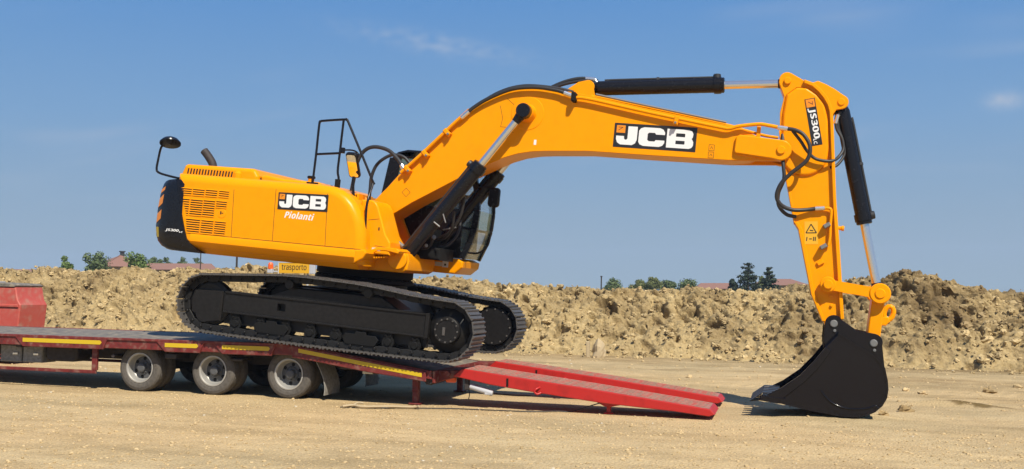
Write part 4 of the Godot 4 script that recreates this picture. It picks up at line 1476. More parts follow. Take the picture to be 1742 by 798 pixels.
	var nrm := func(i: int, j: int) -> Vector3:
		var a: Vector3 = ringp[mini(i + 1, nr - 1)][j] - ringp[maxi(i - 1, 0)][j]
		var b: Vector3 = ringp[i][mini(j + 1, np - 1)] - ringp[i][maxi(j - 1, 0)]
		var q := b.cross(a).normalized()
		var c: Vector3 = ringp[i][j] - Vector3(-2.2, 1.8, 0)
		return q if q.dot(c) > 0 else -q
	for i in nr - 1:
		for j in np - 1:
			mb.nquad(ringp[i][j + 1], ringp[i][j], ringp[i + 1][j], ringp[i + 1][j + 1], nrm.call(i, j + 1), nrm.call(i, j), nrm.call(i + 1, j), nrm.call(i + 1, j + 1))
	for i in [0, nr - 1]:
		for j in range(1, np - 1):
			if i == 0:
				mb.flat(ringp[i][0], ringp[i][j], ringp[i][j + 1])
			else:
				mb.flat(ringp[i][0], ringp[i][j + 1], ringp[i][j])
	for i in nr - 1:
		mb.quad(ringp[i][0], ringp[i][np - 1], ringp[i + 1][np - 1], ringp[i + 1][0])
	var cw := part(o, "counterweight", mb, K)
	# striped corner markers that follow the curve
	var cwp := func(k: float, y: float, off: float) -> Vector3:
		var ins := 0.0
		for i in rows.size() - 1:
			if y >= rows[i][0] and y <= rows[i + 1][0]:
				ins = lerpf(rows[i][1], rows[i + 1][1], (y - rows[i][0]) / (rows[i + 1][0] - rows[i][0]))
		var h := cw_plan(y, ins - off)
		var j := int(k)
		return h[j].lerp(h[mini(j + 1, h.size() - 1)], k - j)
	for b in [[3.0, 5.6, 2.2, 2.05, 0.06, 0.0], [3.0, 5.6, 1.98, 1.78, 0.15, 0.02], [3.0, 5.6, 1.73, 1.53, 0.15, 0.02], [3.3, 5.3, 1.43, 1.43, 0.16, 0.0]]:
		mb = MB.new()
		for q in 8:
			var k0: float = lerpf(b[0], b[1], q / 8.0)
			var k1: float = lerpf(b[0], b[1], (q + 1) / 8.0)
			var y0: float = lerpf(b[2], b[3], q / 8.0)
			var y1: float = lerpf(b[2], b[3], (q + 1) / 8.0)
			mb.quad(cwp.call(k1, y1, 0.005), cwp.call(k0, y0, 0.005), cwp.call(k0, y0 + b[4], 0.005), cwp.call(k1, y1 + b[4], 0.005))
		part(cw, "warning_stripe", mb, M.warning_yellow if b[2] == 1.43 else M.decal_orange)
	text(cw, "model_lettering", "JS300", 0.05, 0.24, Transform3D(Basis.IDENTITY, Vector3(-2.77, 1.555, 1.45)), M.decal_white, 800, 0.25)
	text(cw, "model_lettering", "LC", 0.025, 0.06, Transform3D(Basis.IDENTITY, Vector3(-2.605, 1.543, 1.452)), M.decal_white, 800, 0.25)
	# ---- exhaust, filler cap, mirror at the tail
	mb = MB.new()
	mb.tube(spline([Vector3(-2.72, 2.6, 0.5), Vector3(-2.74, 2.74, 0.5), Vector3(-2.83, 2.86, 0.5), Vector3(-2.93, 2.96, 0.5)]), 0.068, 16)
	part(o, "exhaust_pipe", mb, M.chassis_dark)
	mb = MB.new()
	mb.rod(Vector3(-0.68, 2.52, 0.95), Vector3(-0.68, 2.6, 0.95), 0.05, 16)
	var fn := part(o, "filler_neck", mb, Y)
	mb = MB.new()
	mb.rod(Vector3(-0.68, 2.6, 0.95), Vector3(-0.68, 2.645, 0.95), 0.065, 18, 0.012)
	part(fn, "filler_cap", mb, M.dull_black)
	mb = MB.new()
	mb.tube(spline([Vector3(-2.8, 2.4, 1.15), Vector3(-3.1, 2.44, 1.2), Vector3(-3.29, 2.48, 1.2), Vector3(-3.34, 2.54, 1.2), Vector3(-3.33, 2.7, 1.2), Vector3(-3.305, 2.88, 1.2), Vector3(-3.26, 2.94, 1.2), Vector3(-3.15, 2.99, 1.2)]), 0.019, 10)
	var mr := part(o, "tail_mirror", mb, K)
	mb = MB.new()
	mb.lathe(Vector3(-3.14, 2.985, 1.2), Vector3(0.25, -1.0, 0.35), [[-0.1, 0], [-0.09, 0.06], [-0.05, 0.13], [0.0, 0.17], [0.02, 0.17], [0.03, 0.0]], 28)
	part(mr, "mirror_head", mb, K)
	# ---- handrail over the steps
	mb = MB.new()
	var hz := 1.12
	for a in [[-0.57, 2.46, -0.56, 2.98, -0.56, 3.46, -0.54, 3.51, -0.49, 3.525, -0.16, 3.565, -0.1, 3.56, -0.05, 3.5, 0.43, 2.66, 0.455, 2.59, 0.46, 2.28, 0.47, 1.95, 0.49, 1.62], [-0.15, 3.555, -0.157, 3.05, -0.16, 2.75, -0.13, 2.62, -0.14, 2.44], [-0.56, 2.985, -0.157, 3.03]]:
		var pts := []
		for i in range(0, a.size(), 2):
			pts.append(Vector3(a[i], a[i + 1], hz + (0.16 if a[i + 1] < 2.3 and a[i] > 0.3 else 0.0)))
		mb.tube(spline(pts, 4), 0.019, 10)
	part(o, "handrail", mb, K)
	for a in [[-0.57, 2.46, 0.09], [-0.14, 2.44, 0.035]]:
		mb = MB.new()
		mb.box(Vector3(a[0] - a[2], a[1] + 0.02, hz - 0.04), Vector3(a[0] + a[2], a[1] + 0.075 + (0.1 if a[2] < 0.05 else 0.0), hz + 0.04), 0.01)
		part(o, "rail_foot", mb, M.dull_black)
	mb = MB.new()
	mb.tube(spline([Vector3(-0.13, 3.08, hz), Vector3(0.05, 3.09, hz), Vector3(0.15, 3.05, hz), Vector3(0.16, 2.98, hz)]), 0.013, 8)
	mb.box(Vector3(-0.16, 3.03, hz - 0.03), Vector3(-0.08, 3.12, hz + 0.03), 0.008)
	mb.tube(spline([Vector3(0.12, 2.68, hz), Vector3(0.13, 2.5, hz), Vector3(0.17, 2.3, hz)]), 0.024, 8)
	var sm := part(o, "side_mirror", mb, K)
	var tilt := Transform3D(Basis(Vector3(1, 0, 0), 0.62), Vector3(0.09, 2.84, hz + 0.02))
	mb = MB.new()
	mb.t = tilt
	mb.prism(rrect(-0.095, -0.22, 0.095, 0.22, 0.045), -0.07, -0.001, 0.02, 2)
	part(sm, "mirror_shell", mb, K)
	mb = MB.new()
	mb.t = tilt
	mb.prism(rrect(-0.075, -0.195, 0.075, 0.195, 0.035), -0.002, 0.003)
	part(sm, "mirror_glass", mb, M.mirror_glass)
	# ---- steps and tool box in front of the housing
	mb = MB.new()
	mb.prism(P([0.3, 1.5, 0.86, 1.5, 0.85, 1.7, 0.76, 1.82, 0.6, 2.22, 0.55, 2.3, 0.48, 2.335, 0.3, 2.33]), 0.5, 1.14, 0.03, 3)
	var tb := part(o, "step_box", mb, Y)
	mb = MB.new()
	mb.box(Vector3(-0.05, 2.3, 0.8), Vector3(0.22, 2.42, 1.1), 0.02)
	mb.box(Vector3(0.17, 2.2, 0.95), Vector3(0.23, 2.42, 1.1), 0.008)
	part(o, "step_bracket", mb, Y)
	for a in [[0.46, 1.62, 0.45, 2.02], [0.45, 2.02, 0.63, 2.05], [0.6, 1.63, 0.8, 1.62]]:
		mb = MB.new()
		mb.bar(Vector3(a[0], a[1], 1.1405), Vector3(a[2], a[3], 1.1405), 0.007, 0.003, Vector3(0, 0, 1))
		part(tb, "door_seam", mb, M.vent_dark)
	mb = MB.new()
	mb.box(Vector3(0.56, 1.555, 1.141), Vector3(0.7, 1.6, 1.144), 0.001)
	part(tb, "label", mb, M.label_grey)
	mb = MB.new()
	mb.box(Vector3(0.63, 1.87, 1.1405), Vector3(0.655, 1.92, 1.143), 0.001)
	part(tb, "label", mb, M.vent_dark)
	mb = MB.new()
	mb.prism(PackedVector2Array([Vector2(0.3, 1.24), Vector2(0.98, 1.25), Vector2(1.06, 1.3), Vector2(1.08, 1.45), Vector2(1.04, 1.55), Vector2(0.95, 1.6), Vector2(0.85, 1.58), Vector2(0.72, 1.51), Vector2(0.55, 1.48), Vector2(0.3, 1.5)]), -0.45, 0.85, 0.03, 3)
	mb.prism(circle(0.9, 1.45, 0.16, 24), 0.42, 0.92, 0.02, 2)
	part(o, "front_frame", mb, Y)
	mb = MB.new()
	mb.prism(PackedVector2Array([Vector2(0.5, 1.54), Vector2(0.62, 1.6), Vector2(0.78, 1.62), Vector2(0.96, 1.62), Vector2(1.02, 1.58), Vector2(1.0, 1.54), Vector2(0.8, 1.57), Vector2(0.66, 1.56), Vector2(0.52, 1.46)]), 0.6, 1.15, 0.008)
	part(o, "step_tread", mb, Y)
	for k in 7:
		mb = MB.new()
		mb.box(Vector3(0.5 + k * 0.04, 1.42 + k * 0.006, 0.9), Vector3(0.525 + k * 0.04, 1.45 + k * 0.006, 1.1), 0.004)
		part(o, "step_grip", mb, Y)
	# towers that carry the boom foot
	for s in [1.0, -1.0]:
		mb = MB.new()
		mb.prism(PackedVector2Array([Vector2(-0.5, 1.3), Vector2(0.78, 1.3), Vector2(0.72, 1.6), Vector2(0.52, 1.98)]) + arc(0.22, 2.05, 0.24, 10, 160, 8) + PackedVector2Array([Vector2(-0.25, 1.8)]), s * 0.43 - 0.035, s * 0.43 + 0.035, 0.01)
		part(o, "boom_tower", mb, Y)
	make_cab(o)
	make_boom(o)
	make_arm(o)

func make_cab(o: Node3D):
	var K: Material = M.black_paint
	var cab := group_of(o, "cab")
	var mb := MB.new()
	mb.prism(P([-0.2, 1.3, 1.42, 1.3, 1.55, 1.42, 1.56, 1.52, 1.45, 1.565, -0.2, 1.53]), -1.46, -0.47, 0.035, 3)
	part(cab, "cab_floor", mb, M.yellow_paint)
	mb = MB.new()
	mb.box(Vector3(1.03, 1.41, -0.468), Vector3(1.19, 1.48, -0.464), 0.001)
	part(cab, "label", mb, M.label_grey)
	mb = MB.new()
	mb.box(Vector3(1.195, 1.4, -0.468), Vector3(1.3, 1.5, -0.463), 0.001)
	part(cab, "label", mb, M.decal_white)
	mb = MB.new()
	mb.box(Vector3(1.23, 1.425, -0.463), Vector3(1.265, 1.46, -0.461))
	part(cab, "label", mb, M.decal_black)
	# shell: sills, pillars, roof
	var front := PackedVector2Array([Vector2(1.52, 1.57), Vector2(1.63, 1.85), Vector2(1.69, 2.1), Vector2(1.705, 2.4), Vector2(1.67, 2.72), Vector2(1.56, 3.05), Vector2(1.44, 3.25)])
	mb = MB.new()
	mb.prism(P([1.46, 3.2, 1.42, 3.3, 1.25, 3.34, 0.35, 3.34, 0.18, 3.29, 0.04, 3.14, 0.1, 3.12, 0.2, 3.18, 1.45, 3.2]), -1.44, -0.48, 0.04, 3)
	part(cab, "roof", mb, K)
	for z in [-0.5, -1.42]:
		mb = MB.new()
		mb.prism(P([-0.18, 1.53, 0.05, 1.53, 0.27, 3.2, 0.05, 3.18]), z - 0.03, z + 0.03, 0.01)
		part(cab, "rear_pillar", mb, K)
		mb = MB.new()
		for i in front.size() - 1:
			mb.bar(Vector3(front[i].x, front[i].y, z), Vector3(front[i + 1].x, front[i + 1].y, z), 0.07, 0.1, Vector3(1, 0.2, 0), 0.008)
		part(cab, "front_pillar", mb, K)
		mb = MB.new()
		mb.prism(P([0.0, 1.55, 1.58, 1.58, 1.57, 1.66, 1.48, 1.7, 1.47, 2.4, 0.0, 2.4]), z - 0.025, z + 0.025, 0.008)
		if z < -1.0:
			mb.prism(P([0.0, 2.405, 1.4, 2.405, 1.36, 2.7, 0.1, 2.75]), z - 0.024, z + 0.024, 0.008)
		part(cab, "side_panel", mb, K)
		mb = MB.new()
		mb.prism(P([1.34, 1.6, 1.44, 1.62, 1.48, 2.05, 1.46, 2.5, 1.36, 3.2, 1.28, 3.2, 1.38, 2.48, 1.39, 2.05]), z - 0.028, z + 0.028, 0.008)
		part(cab, "door_pillar", mb, K)
		mb = MB.new()
		mb.prism(P([1.4, 2.08, 1.69, 2.05, 1.69, 2.09, 1.4, 2.12]), z - 0.02, z + 0.02, 0.004)
		part(cab, "window_bar", mb, K)
		mb = MB.new()
		mb.prism(P([0.05, 2.4, 1.4, 2.4, 1.4, 2.45, 1.3, 3.2, 0.25, 3.2]), z - 0.004, z + 0.004)
		part(cab, "side_window", mb, M.glass)
		mb = MB.new()
		mb.prism(P([1.42, 1.66, 1.56, 1.62, 1.63, 1.85, 1.67, 2.1, 1.68, 2.4, 1.65, 2.7, 1.4, 3.16, 1.46, 2.5, 1.48, 2.05]), z - 0.004, z + 0.004)
		part(cab, "quarter_window", mb, M.glass)
	mb = MB.new()
	for i in front.size() - 1:
		mb.bar(Vector3(front[i].x + 0.02, front[i].y, -0.96), Vector3(front[i + 1].x + 0.02, front[i + 1].y, -0.96), 0.82, 0.008, Vector3(1, 0.2, 0))
	part(cab, "windscreen", mb, M.glass)
	mb = MB.new()
	mb.prism(P([-0.19, 1.53, -0.13, 1.53, 0.12, 3.1, 0.06, 3.1]), -1.4, -0.52, 0.01)
	mb.box(Vector3(0.2, 1.54, -1.35), Vector3(0.3, 1.58, -0.6))
	part(cab, "rear_panel", mb, K)
	mb = MB.new()
	mb.prism(P([0.45, 1.6, 1.0, 1.6, 1.0, 1.95, 0.62, 2.0, 0.55, 2.75, 0.4, 2.75]), -1.25, -0.7, 0.05, 3)
	mb.box(Vector3(0.38, 2.75, -1.1), Vector3(0.5, 2.95, -0.85), 0.03)
	part(cab, "seat", mb, M.seat_cloth)
	mb = MB.new()
	mb.prism(P([0.5, 1.6, 1.28, 1.6, 1.25, 2.2, 0.9, 2.3, 0.5, 2.2]), -0.62, -0.55, 0.02)
	mb.box(Vector3(1.3, 1.6, -1.1), Vector3(1.4, 2.3, -0.75), 0.02)
	part(cab, "console", mb, M.seat_cloth)
	# mirror and its bar at the front
	mb = MB.new()
	mb.tube(spline([Vector3(1.68, 2.78, -0.46), Vector3(1.85, 2.8, -0.44), Vector3(2.0, 2.76, -0.42), Vector3(2.02, 2.5, -0.42), Vector3(2.02, 2.25, -0.42), Vector3(2.0, 2.0, -0.42), Vector3(1.95, 1.8, -0.43), Vector3(1.8, 1.69, -0.45), Vector3(1.62, 1.68, -0.48)]), 0.017, 8)
	var mr := part(cab, "mirror_bar", mb, K)
	mb = MB.new()
	mb.prism(rrect(1.9, 2.47, 2.1, 2.8, 0.06), -0.45, -0.36, 0.03, 3)
	part(mr, "mirror_shell", mb, K)

func cylinder(o: Node3D, called: String, a: Vector3, b: Vector3, c: Vector3, r: float, rod_r: float, eye_a: float, eye_b: float, wide: float):
	# a: barrel pin, b: barrel mouth, c: rod pin
	var d := (c - a).normalized()
	var L := (b - a).dot(d)
	var mb := MB.new()
	mb.lathe(a, d, [[eye_a * 0.6, 0], [eye_a * 0.6, r * 0.8], [eye_a + 0.03, r], [L - 0.16, r], [L - 0.155, r * 1.16], [L - 0.05, r * 1.16], [L - 0.045, r * 1.04], [L - 0.01, r * 1.04], [L, r * 0.9], [L, rod_r]], 32)
	mb.rod(a - Vector3(0, 0, wide), a + Vector3(0, 0, wide), eye_a, 24, 0.012)
	# feed pipe along the barrel
	var up := d.cross(Vector3(0, 0, 1))
	if up.y < 0:
		up = -up
	var cy := part(o, called, mb, M.black_paint)
	mb = MB.new()
	mb.tube(spline([a + d * (eye_a + 0.2) + up * r, a + d * (eye_a + 0.25) + up * (r + 0.012), a + d * (L - 0.25) + up * (r + 0.012), a + d * (L - 0.1) + up * (r + 0.012)]), 0.018, 8)
	mb.rod(a + d * (L * 0.5) + up * (r - 0.01), a + d * (L * 0.5 + 0.05) + up * (r - 0.01), 0.05, 10, 0.008)
	mb.lathe(a + d * (L - 0.115), up, [[0, 0.06], [r + 0.05, 0.06], [r + 0.06, 0.05], [r + 0.06, 0]], 12)
	part(cy, "feed_pipe", mb, M.rubber_hose)
	mb = MB.new()
	mb.lathe(a, d, [[L - 0.01, rod_r], [(c - a).length() - eye_b * 0.7, rod_r]], 28)
	part(cy, "piston_rod", mb, M.chrome)
	mb = MB.new()
	mb.rod(c - Vector3(0, 0, wide), c + Vector3(0, 0, wide), eye_b, 24, 0.012)
	mb.lathe(a, d, [[(c - a).length() - eye_b * 1.9, rod_r * 1.05], [(c - a).length() - eye_b * 0.5, rod_r * 1.5]], 20)
	part(cy, "rod_eye", mb, M.black_paint)

func make_boom(o: Node3D):
	var Y: Material = M.yellow_paint
	var boom := group_of(o, "boom")
	var out := P([0.36, 2.06, 0.83, 2.39, 1.66, 2.89, 2.05, 3.10, 2.3, 3.23, 2.52, 3.31, 2.75, 3.36, 2.99, 3.385, 3.65, 3.43, 4.57, 3.43, 5.81, 3.44, 6.1, 3.47, 6.28, 3.56, 6.28, 3.8, 5.9, 3.94, 5.76, 3.965, 4.5, 4.15, 3.65, 4.29, 3.35, 4.335, 3.08, 4.36, 2.85, 4.37, 2.6, 4.365, 2.38, 4.33, 2.2, 4.28, 2.0, 4.2, 1.83, 4.1, 1.66, 3.97, 1.42, 3.74, 1.17, 3.465, 0.76, 3.01, 0.3, 2.51, 0.12, 2.3, 0.08, 2.1, 0.14, 1.95, 0.25, 1.93])
	var mb := MB.new()
	mb.prism(out, -0.315, 0.315, 0.0, 1, 25)
	# side plates stand a little proud of the top and bottom plates
	part(boom, "boom_box", mb, Y)
	for s in [1.0, -1.0]:
		mb = MB.new()
		var fl := PackedVector2Array()
		for p in out:
			fl.append(p)
		mb.prism(fl, minf(s * 0.316, s * 0.332), maxf(s * 0.316, s * 0.332), 0.006, 1, 25)
		part(boom, "side_plate", mb, Y)
		# nose plate
		mb = MB.new()
		mb.prism(PackedVector2Array([Vector2(5.9, 3.545), Vector2(6.45, 3.5)]) + arc(6.56, 3.635, 0.155, -95, 80, 10) + PackedVector2Array([Vector2(6.1, 3.82), Vector2(5.94, 3.83), Vector2(5.89, 3.79), Vector2(5.88, 3.58)]), minf(s * 0.24, s * 0.4), maxf(s * 0.24, s * 0.4), 0.02, 2)
		part(boom, "nose_plate", mb, Y)
		mb = MB.new()
		mb.prism(P([5.86, 3.44, 6.62, 3.49, 6.62, 3.545, 5.86, 3.53]), minf(s * 0.24, s * 0.3), maxf(s * 0.24, s * 0.3), 0.008)
		part(boom, "nose_rib", mb, Y)
		# thick disc round the cylinder pin
		mb = MB.new()
		mb.lathe(Vector3(2.62, 3.96, s * 0.332), Vector3(0, 0, s), [[0, 0.27], [0.008, 0.262], [0.012, 0.15], [0.1, 0.13], [0.18, 0.125], [0.18, 0]], 36)
		part(boom, "pin_boss", mb, Y)
	mb = MB.new()
	mb.rod(Vector3(6.56, 3.635, -0.43), Vector3(6.56, 3.635, 0.43), 0.065, 20, 0.012)
	part(boom, "nose_pin", mb, Y)
	# seams and small labels
	for a in [[3.88, 3.44, 3.82, 3.93], [2.16, 4.06, 2.22, 3.86], [2.22, 3.86, 2.2, 3.72], [2.2, 3.72, 2.3, 3.72], [2.3, 3.72, 2.42, 3.64], [2.26, 4.18, 2.42, 4.06]]:
		mb = MB.new()
		mb.bar(Vector3(a[0], a[1], 0.3325), Vector3(a[2], a[3], 0.3325), 0.006, 0.003, Vector3(0, 0, 1))
		part(boom, "weld_line", mb, M.vent_dark if a[0] < 3 else Y)
	mb = MB.new()
	mb.box(Vector3(2.77, 3.47, 0.332), Vector3(2.81, 3.55, 0.335))
	part(boom, "label", mb, M.decal_white)
	for y in [3.5, 3.61]:
		mb = MB.new()
		mb.t = Transform3D(Basis.IDENTITY, Vector3(5.54, y, 0.333))
		for q in [[-0.04, -0.045, 0.04, -0.045], [0.04, -0.045, 0.04, 0.045], [0.04, 0.045, -0.04, 0.045], [-0.04, 0.045, -0.04, -0.045], [-0.02, -0.02, 0.0, 0.02], [0.0, 0.02, 0.02, -0.02]]:
			mb.bar(Vector3(q[0], q[1], 0), Vector3(q[2], q[3], 0), 0.006, 0.002, Vector3(0, 0, 1))
		part(boom, "label", mb, M.vent_dark)
	mb = MB.new()
	mb.t = Transform3D(Basis(Vector3(0, 0, 1), 0.85), Vector3(0.72, 2.55, 0.333))
	for q in [[-0.05, -0.05, 0.05, -0.05], [0.05, -0.05, 0.05, 0.05], [0.05, 0.05, -0.05, 0.05], [-0.05, 0.05, -0.05, -0.05]]:
		mb.bar(Vector3(q[0], q[1], 0), Vector3(q[2], q[3], 0), 0.006, 0.002, Vector3(0, 0, 1))
	part(boom, "label", mb, M.vent_dark)
	logo(boom, "logo_plate", Transform3D(Basis(Vector3(0, 0, 1), 0.0), Vector3(4.667, 3.712, 0.3325)), 1.27, 0.375)
	# bracket for the arm cylinder
	for z in [-0.17, 0.17]:
		mb = MB.new()
		mb.prism(PackedVector2Array([Vector2(3.1, 4.34), Vector2(3.66, 4.27)]) + arc(3.52, 4.47, 0.1, -20, 110, 8) + PackedVector2Array([Vector2(3.36, 4.53)]), z - 0.025, z + 0.025, 0.006)
		part(boom, "cylinder_bracket", mb, Y)
	cylinder(o, "arm_cylinder", Vector3(3.52, 4.47, 0), Vector3(5.62, 4.63, 0), Vector3(6.56, 4.71, 0), 0.115, 0.065, 0.11, 0.075, 0.1)
	cylinder(o, "boom_cylinder", Vector3(0.84, 1.42, 0.55), Vector3(2.04, 3.06, 0.55), Vector3(2.62, 3.96, 0.55), 0.115, 0.06, 0.12, 0.115, 0.1)
	cylinder(o, "boom_cylinder", Vector3(0.84, 1.42, -0.55), Vector3(2.04, 3.06, -0.55), Vector3(2.62, 3.96, -0.55), 0.115, 0.06, 0.12, 0.115, 0.1)
	# pipes along the boom
	mb = MB.new()
	mb.tube(spline(xy([3.38, 4.24, 3.6, 4.235, 4.52, 4.085, 5.6, 3.925, 5.78, 3.91, 5.91, 3.95, 6.2, 4.0, 6.35, 3.99, 6.5, 3.97], 0.40)), 0.028, 10)
	part(boom, "oil_pipe", mb, Y)
	mb = MB.new()
	mb.tube(spline(xy([3.6, 4.31, 4.5, 4.175, 5.7, 3.99, 6.0, 3.92, 6.3, 3.86, 6.5, 3.84], 0.24)), 0.022, 8)
	part(boom, "oil_pipe", mb, Y)
	mb = MB.new()
	mb.tube(spline(xy([3.6, 4.32, 4.5, 4.185, 5.7, 4.0], 0.16)), 0.022, 8)
	part(boom, "oil_pipe", mb, Y)
	mb = MB.new()
	mb.tube(spline(xy([0.62, 2.86, 0.9, 3.14, 1.2, 3.46, 1.5, 3.78, 1.66, 3.92], 0.4)), 0.028, 10)
	part(boom, "oil_pipe", mb, Y)
	mb = MB.new()
	mb.tube(spline(xy([0.3, 2.5, 0.62, 2.9, 1.2, 3.54, 1.62, 3.98], 0.25)), 0.024, 8)
	part(boom, "oil_pipe", mb, Y)
	mb = MB.new()
	mb.tube(spline(xy([3.68, 4.33, 4.5, 4.2, 5.72, 4.015], 0.3)), 0.018, 8)
	part(boom, "steel_pipe", mb, M.pipe_grey)
	mb = MB.new()
	mb.tube(spline(xy([4.4, 4.215, 5.6, 4.03], 0.06)), 0.02, 8)
	part(boom, "steel_pipe", mb, M.pipe_grey)
	for p in [[1.0, 3.2, 0.8], [1.33, 3.57, 0.85], [4.98, 3.99, -0.15], [0.72, 2.93, 0.8]]:
		mb = MB.new()
		mb.t = Transform3D(Basis(Vector3(0, 0, 1), p[2]), Vector3(p[0], p[1], 0.38))
		mb.box(Vector3(-0.035, -0.075, -0.05), Vector3(0.035, 0.055, 0.06), 0.01)
		var cl := part(boom, "pipe_clamp", mb, Y)
		mb = MB.new()
		mb.t = Transform3D(Basis(Vector3(0, 0, 1), p[2]), Vector3(p[0], p[1], 0.38))
		mb.rod(Vector3(0, -0.05, 0.06), Vector3(0, -0.05, 0.085), 0.02, 6, 0.003)
		part(cl, "bolt", mb, M.pipe_grey)
	mb = MB.new()
	mb.prism(rrect(3.33, 4.17, 3.4, 4.32, 0.02), 0.33, 0.5, 0.012)
	part(boom, "pipe_clamp", mb, M.dull_black)
	mb = MB.new()
	mb.box(Vector3(6.18, 3.76, 0.3), Vector3(6.24, 3.98, 0.34), 0.006)
	part(boom, "pipe_clamp", mb, Y)
	# hoses at the bend
	mb = MB.new()
	mb.tube(spline(xy([1.64, 3.9, 1.75, 4.0, 1.97, 4.15, 2.34, 4.32, 2.72, 4.37, 3.05, 4.345, 3.2, 4.31], 0.4)), 0.03, 10)
	part(boom, "hose", mb, M.rubber_hose)
	mb = MB.new()
	mb.tube(spline(xy([1.7, 4.04, 2.1, 4.3, 2.5, 4.42, 3.0, 4.41, 3.3, 4.36], 0.22)), 0.026, 8)
	part(boom, "hose", mb, M.rubber_hose)
	mb = MB.new()
	mb.tube(spline(xy([2.8, 4.42, 3.05, 4.55, 3.3, 4.625, 3.5, 4.63, 3.62, 4.6], -0.04)), 0.03, 10)
	part(boom, "hose", mb, M.rubber_hose)
	mb = MB.new()
	mb.tube(spline(xy([2.9, 4.41, 3.1, 4.5, 3.35, 4.565, 3.5, 4.57], 0.08)), 0.026, 8)
	part(boom, "hose", mb, M.rubber_hose)
	mb = MB.new()
	mb.rod(Vector3(3.19, 4.312, 0.4), Vector3(3.36, 4.26, 0.4), 0.036, 12, 0.006)
	part(boom, "hose_fitting", mb, M.bright_steel)
	mb = MB.new()
	mb.rod(Vector3(1.55, 3.81, 0.4), Vector3(1.67, 3.925, 0.4), 0.036, 12, 0.006)
	part(boom, "hose_fitting", mb, M.bright_steel)
	mb = MB.new()
	mb.rod(Vector3(3.42, 4.632, -0.04), Vector3(3.58, 4.625, -0.04), 0.038, 12, 0.006)
	part(boom, "hose_fitting", mb, M.bright_steel)
	mb = MB.new()
	mb.rod(Vector3(3.57, 4.63, -0.04), Vector3(3.64, 4.54, -0.04), 0.034, 12, 0.006)
	part(boom, "hose_fitting", mb, M.bright_steel)
	# hoses that arch from the body up to the boom
	mb = MB.new()
	mb.tube(spline([Vector3(-0.3, 2.45, 0.2), Vector3(-0.27, 2.76, 0.2), Vector3(-0.23, 3.04, 0.2), Vector3(-0.12, 3.21, 0.2), Vector3(0.05, 3.27, 0.2), Vector3(0.28, 3.23, 0.2), Vector3(0.47, 3.1, 0.24), Vector3(0.58, 2.99, 0.28)]), 0.032, 12)
	part(boom, "hose", mb, M.rubber_hose)
	mb = MB.new()
	mb.tube(spline([Vector3(-0.05, 2.35, 0.0), Vector3(-0.05, 2.6, 0.0), Vector3(-0.05, 2.78, 0.0), Vector3(0.01, 2.97, 0.0), Vector3(0.13, 3.1, 0.0), Vector3(0.3, 3.18, 0.0), Vector3(0.5, 3.15, 0.0), Vector3(0.66, 3.0, 0.0)]), 0.028, 12)
	part(boom, "hose", mb, M.rubber_hose)
	mb = MB.new()
	mb.rod(Vector3(0.57, 3.0, 0.28), Vector3(0.66, 2.88, 0.3), 0.04, 12, 0.006)
	part(boom, "hose_fitting", mb, M.bright_steel)
	# valve block and hoses between the lift cylinders
	mb = MB.new()
	mb.box(Vector3(0.95, 1.6, -0.25), Vector3(1.2, 2.0, 0.25), 0.02)
	mb.box(Vector3(0.6, 1.5, -0.42), Vector3(1.4, 1.7, 0.3), 0.03)
	part(o, "valve_block", mb, M.dull_black)
	mb = MB.new()
	for q in [[1.28, 1.85, 0.2, 1.75, 2.55, 0.42], [1.2, 1.8, 0.1, 1.6, 2.3, 0.42], [1.15, 1.7, -0.1, 1.5, 2.2, -0.3], [1.05, 1.66, 0.3, 1.25, 2.05, 0.4]]:
		var a := Vector3(q[0], q[1], q[2])
		var b := Vector3(q[3], q[4], q[5])
		mb.tube(spline([a, a.lerp(b, 0.3) + Vector3(0.09, -0.08, 0), a.lerp(b, 0.7) + Vector3(0.08, -0.1, 0), b]), 0.022, 8)
	part(o, "hose", mb, M.rubber_hose)
	mb = MB.new()
	for q in [[1.36, 2.1, 0.67, 1.47, 2.03, 0.67, 0.013], [1.5, 2.24, 0.67, 1.56, 2.1, 0.67, 0.011], [1.4, 2.0, 0.3, 1.62, 2.06, 0.3, 0.012], [1.12, 1.72, 0.3, 1.18, 1.72, 0.38, 0.03], [1.26, 1.85, 0.32, 1.3, 1.87, 0.4, 0.035], [0.8, 1.72, 0.66, 0.9, 1.66, 0.68, 0.035]]:
		mb = MB.new()
		mb.rod(Vector3(q[0], q[1], q[2]), Vector3(q[3], q[4], q[5]), q[6], 10, 0.005)
		part(o, "hose_fitting", mb, M.pipe_grey)

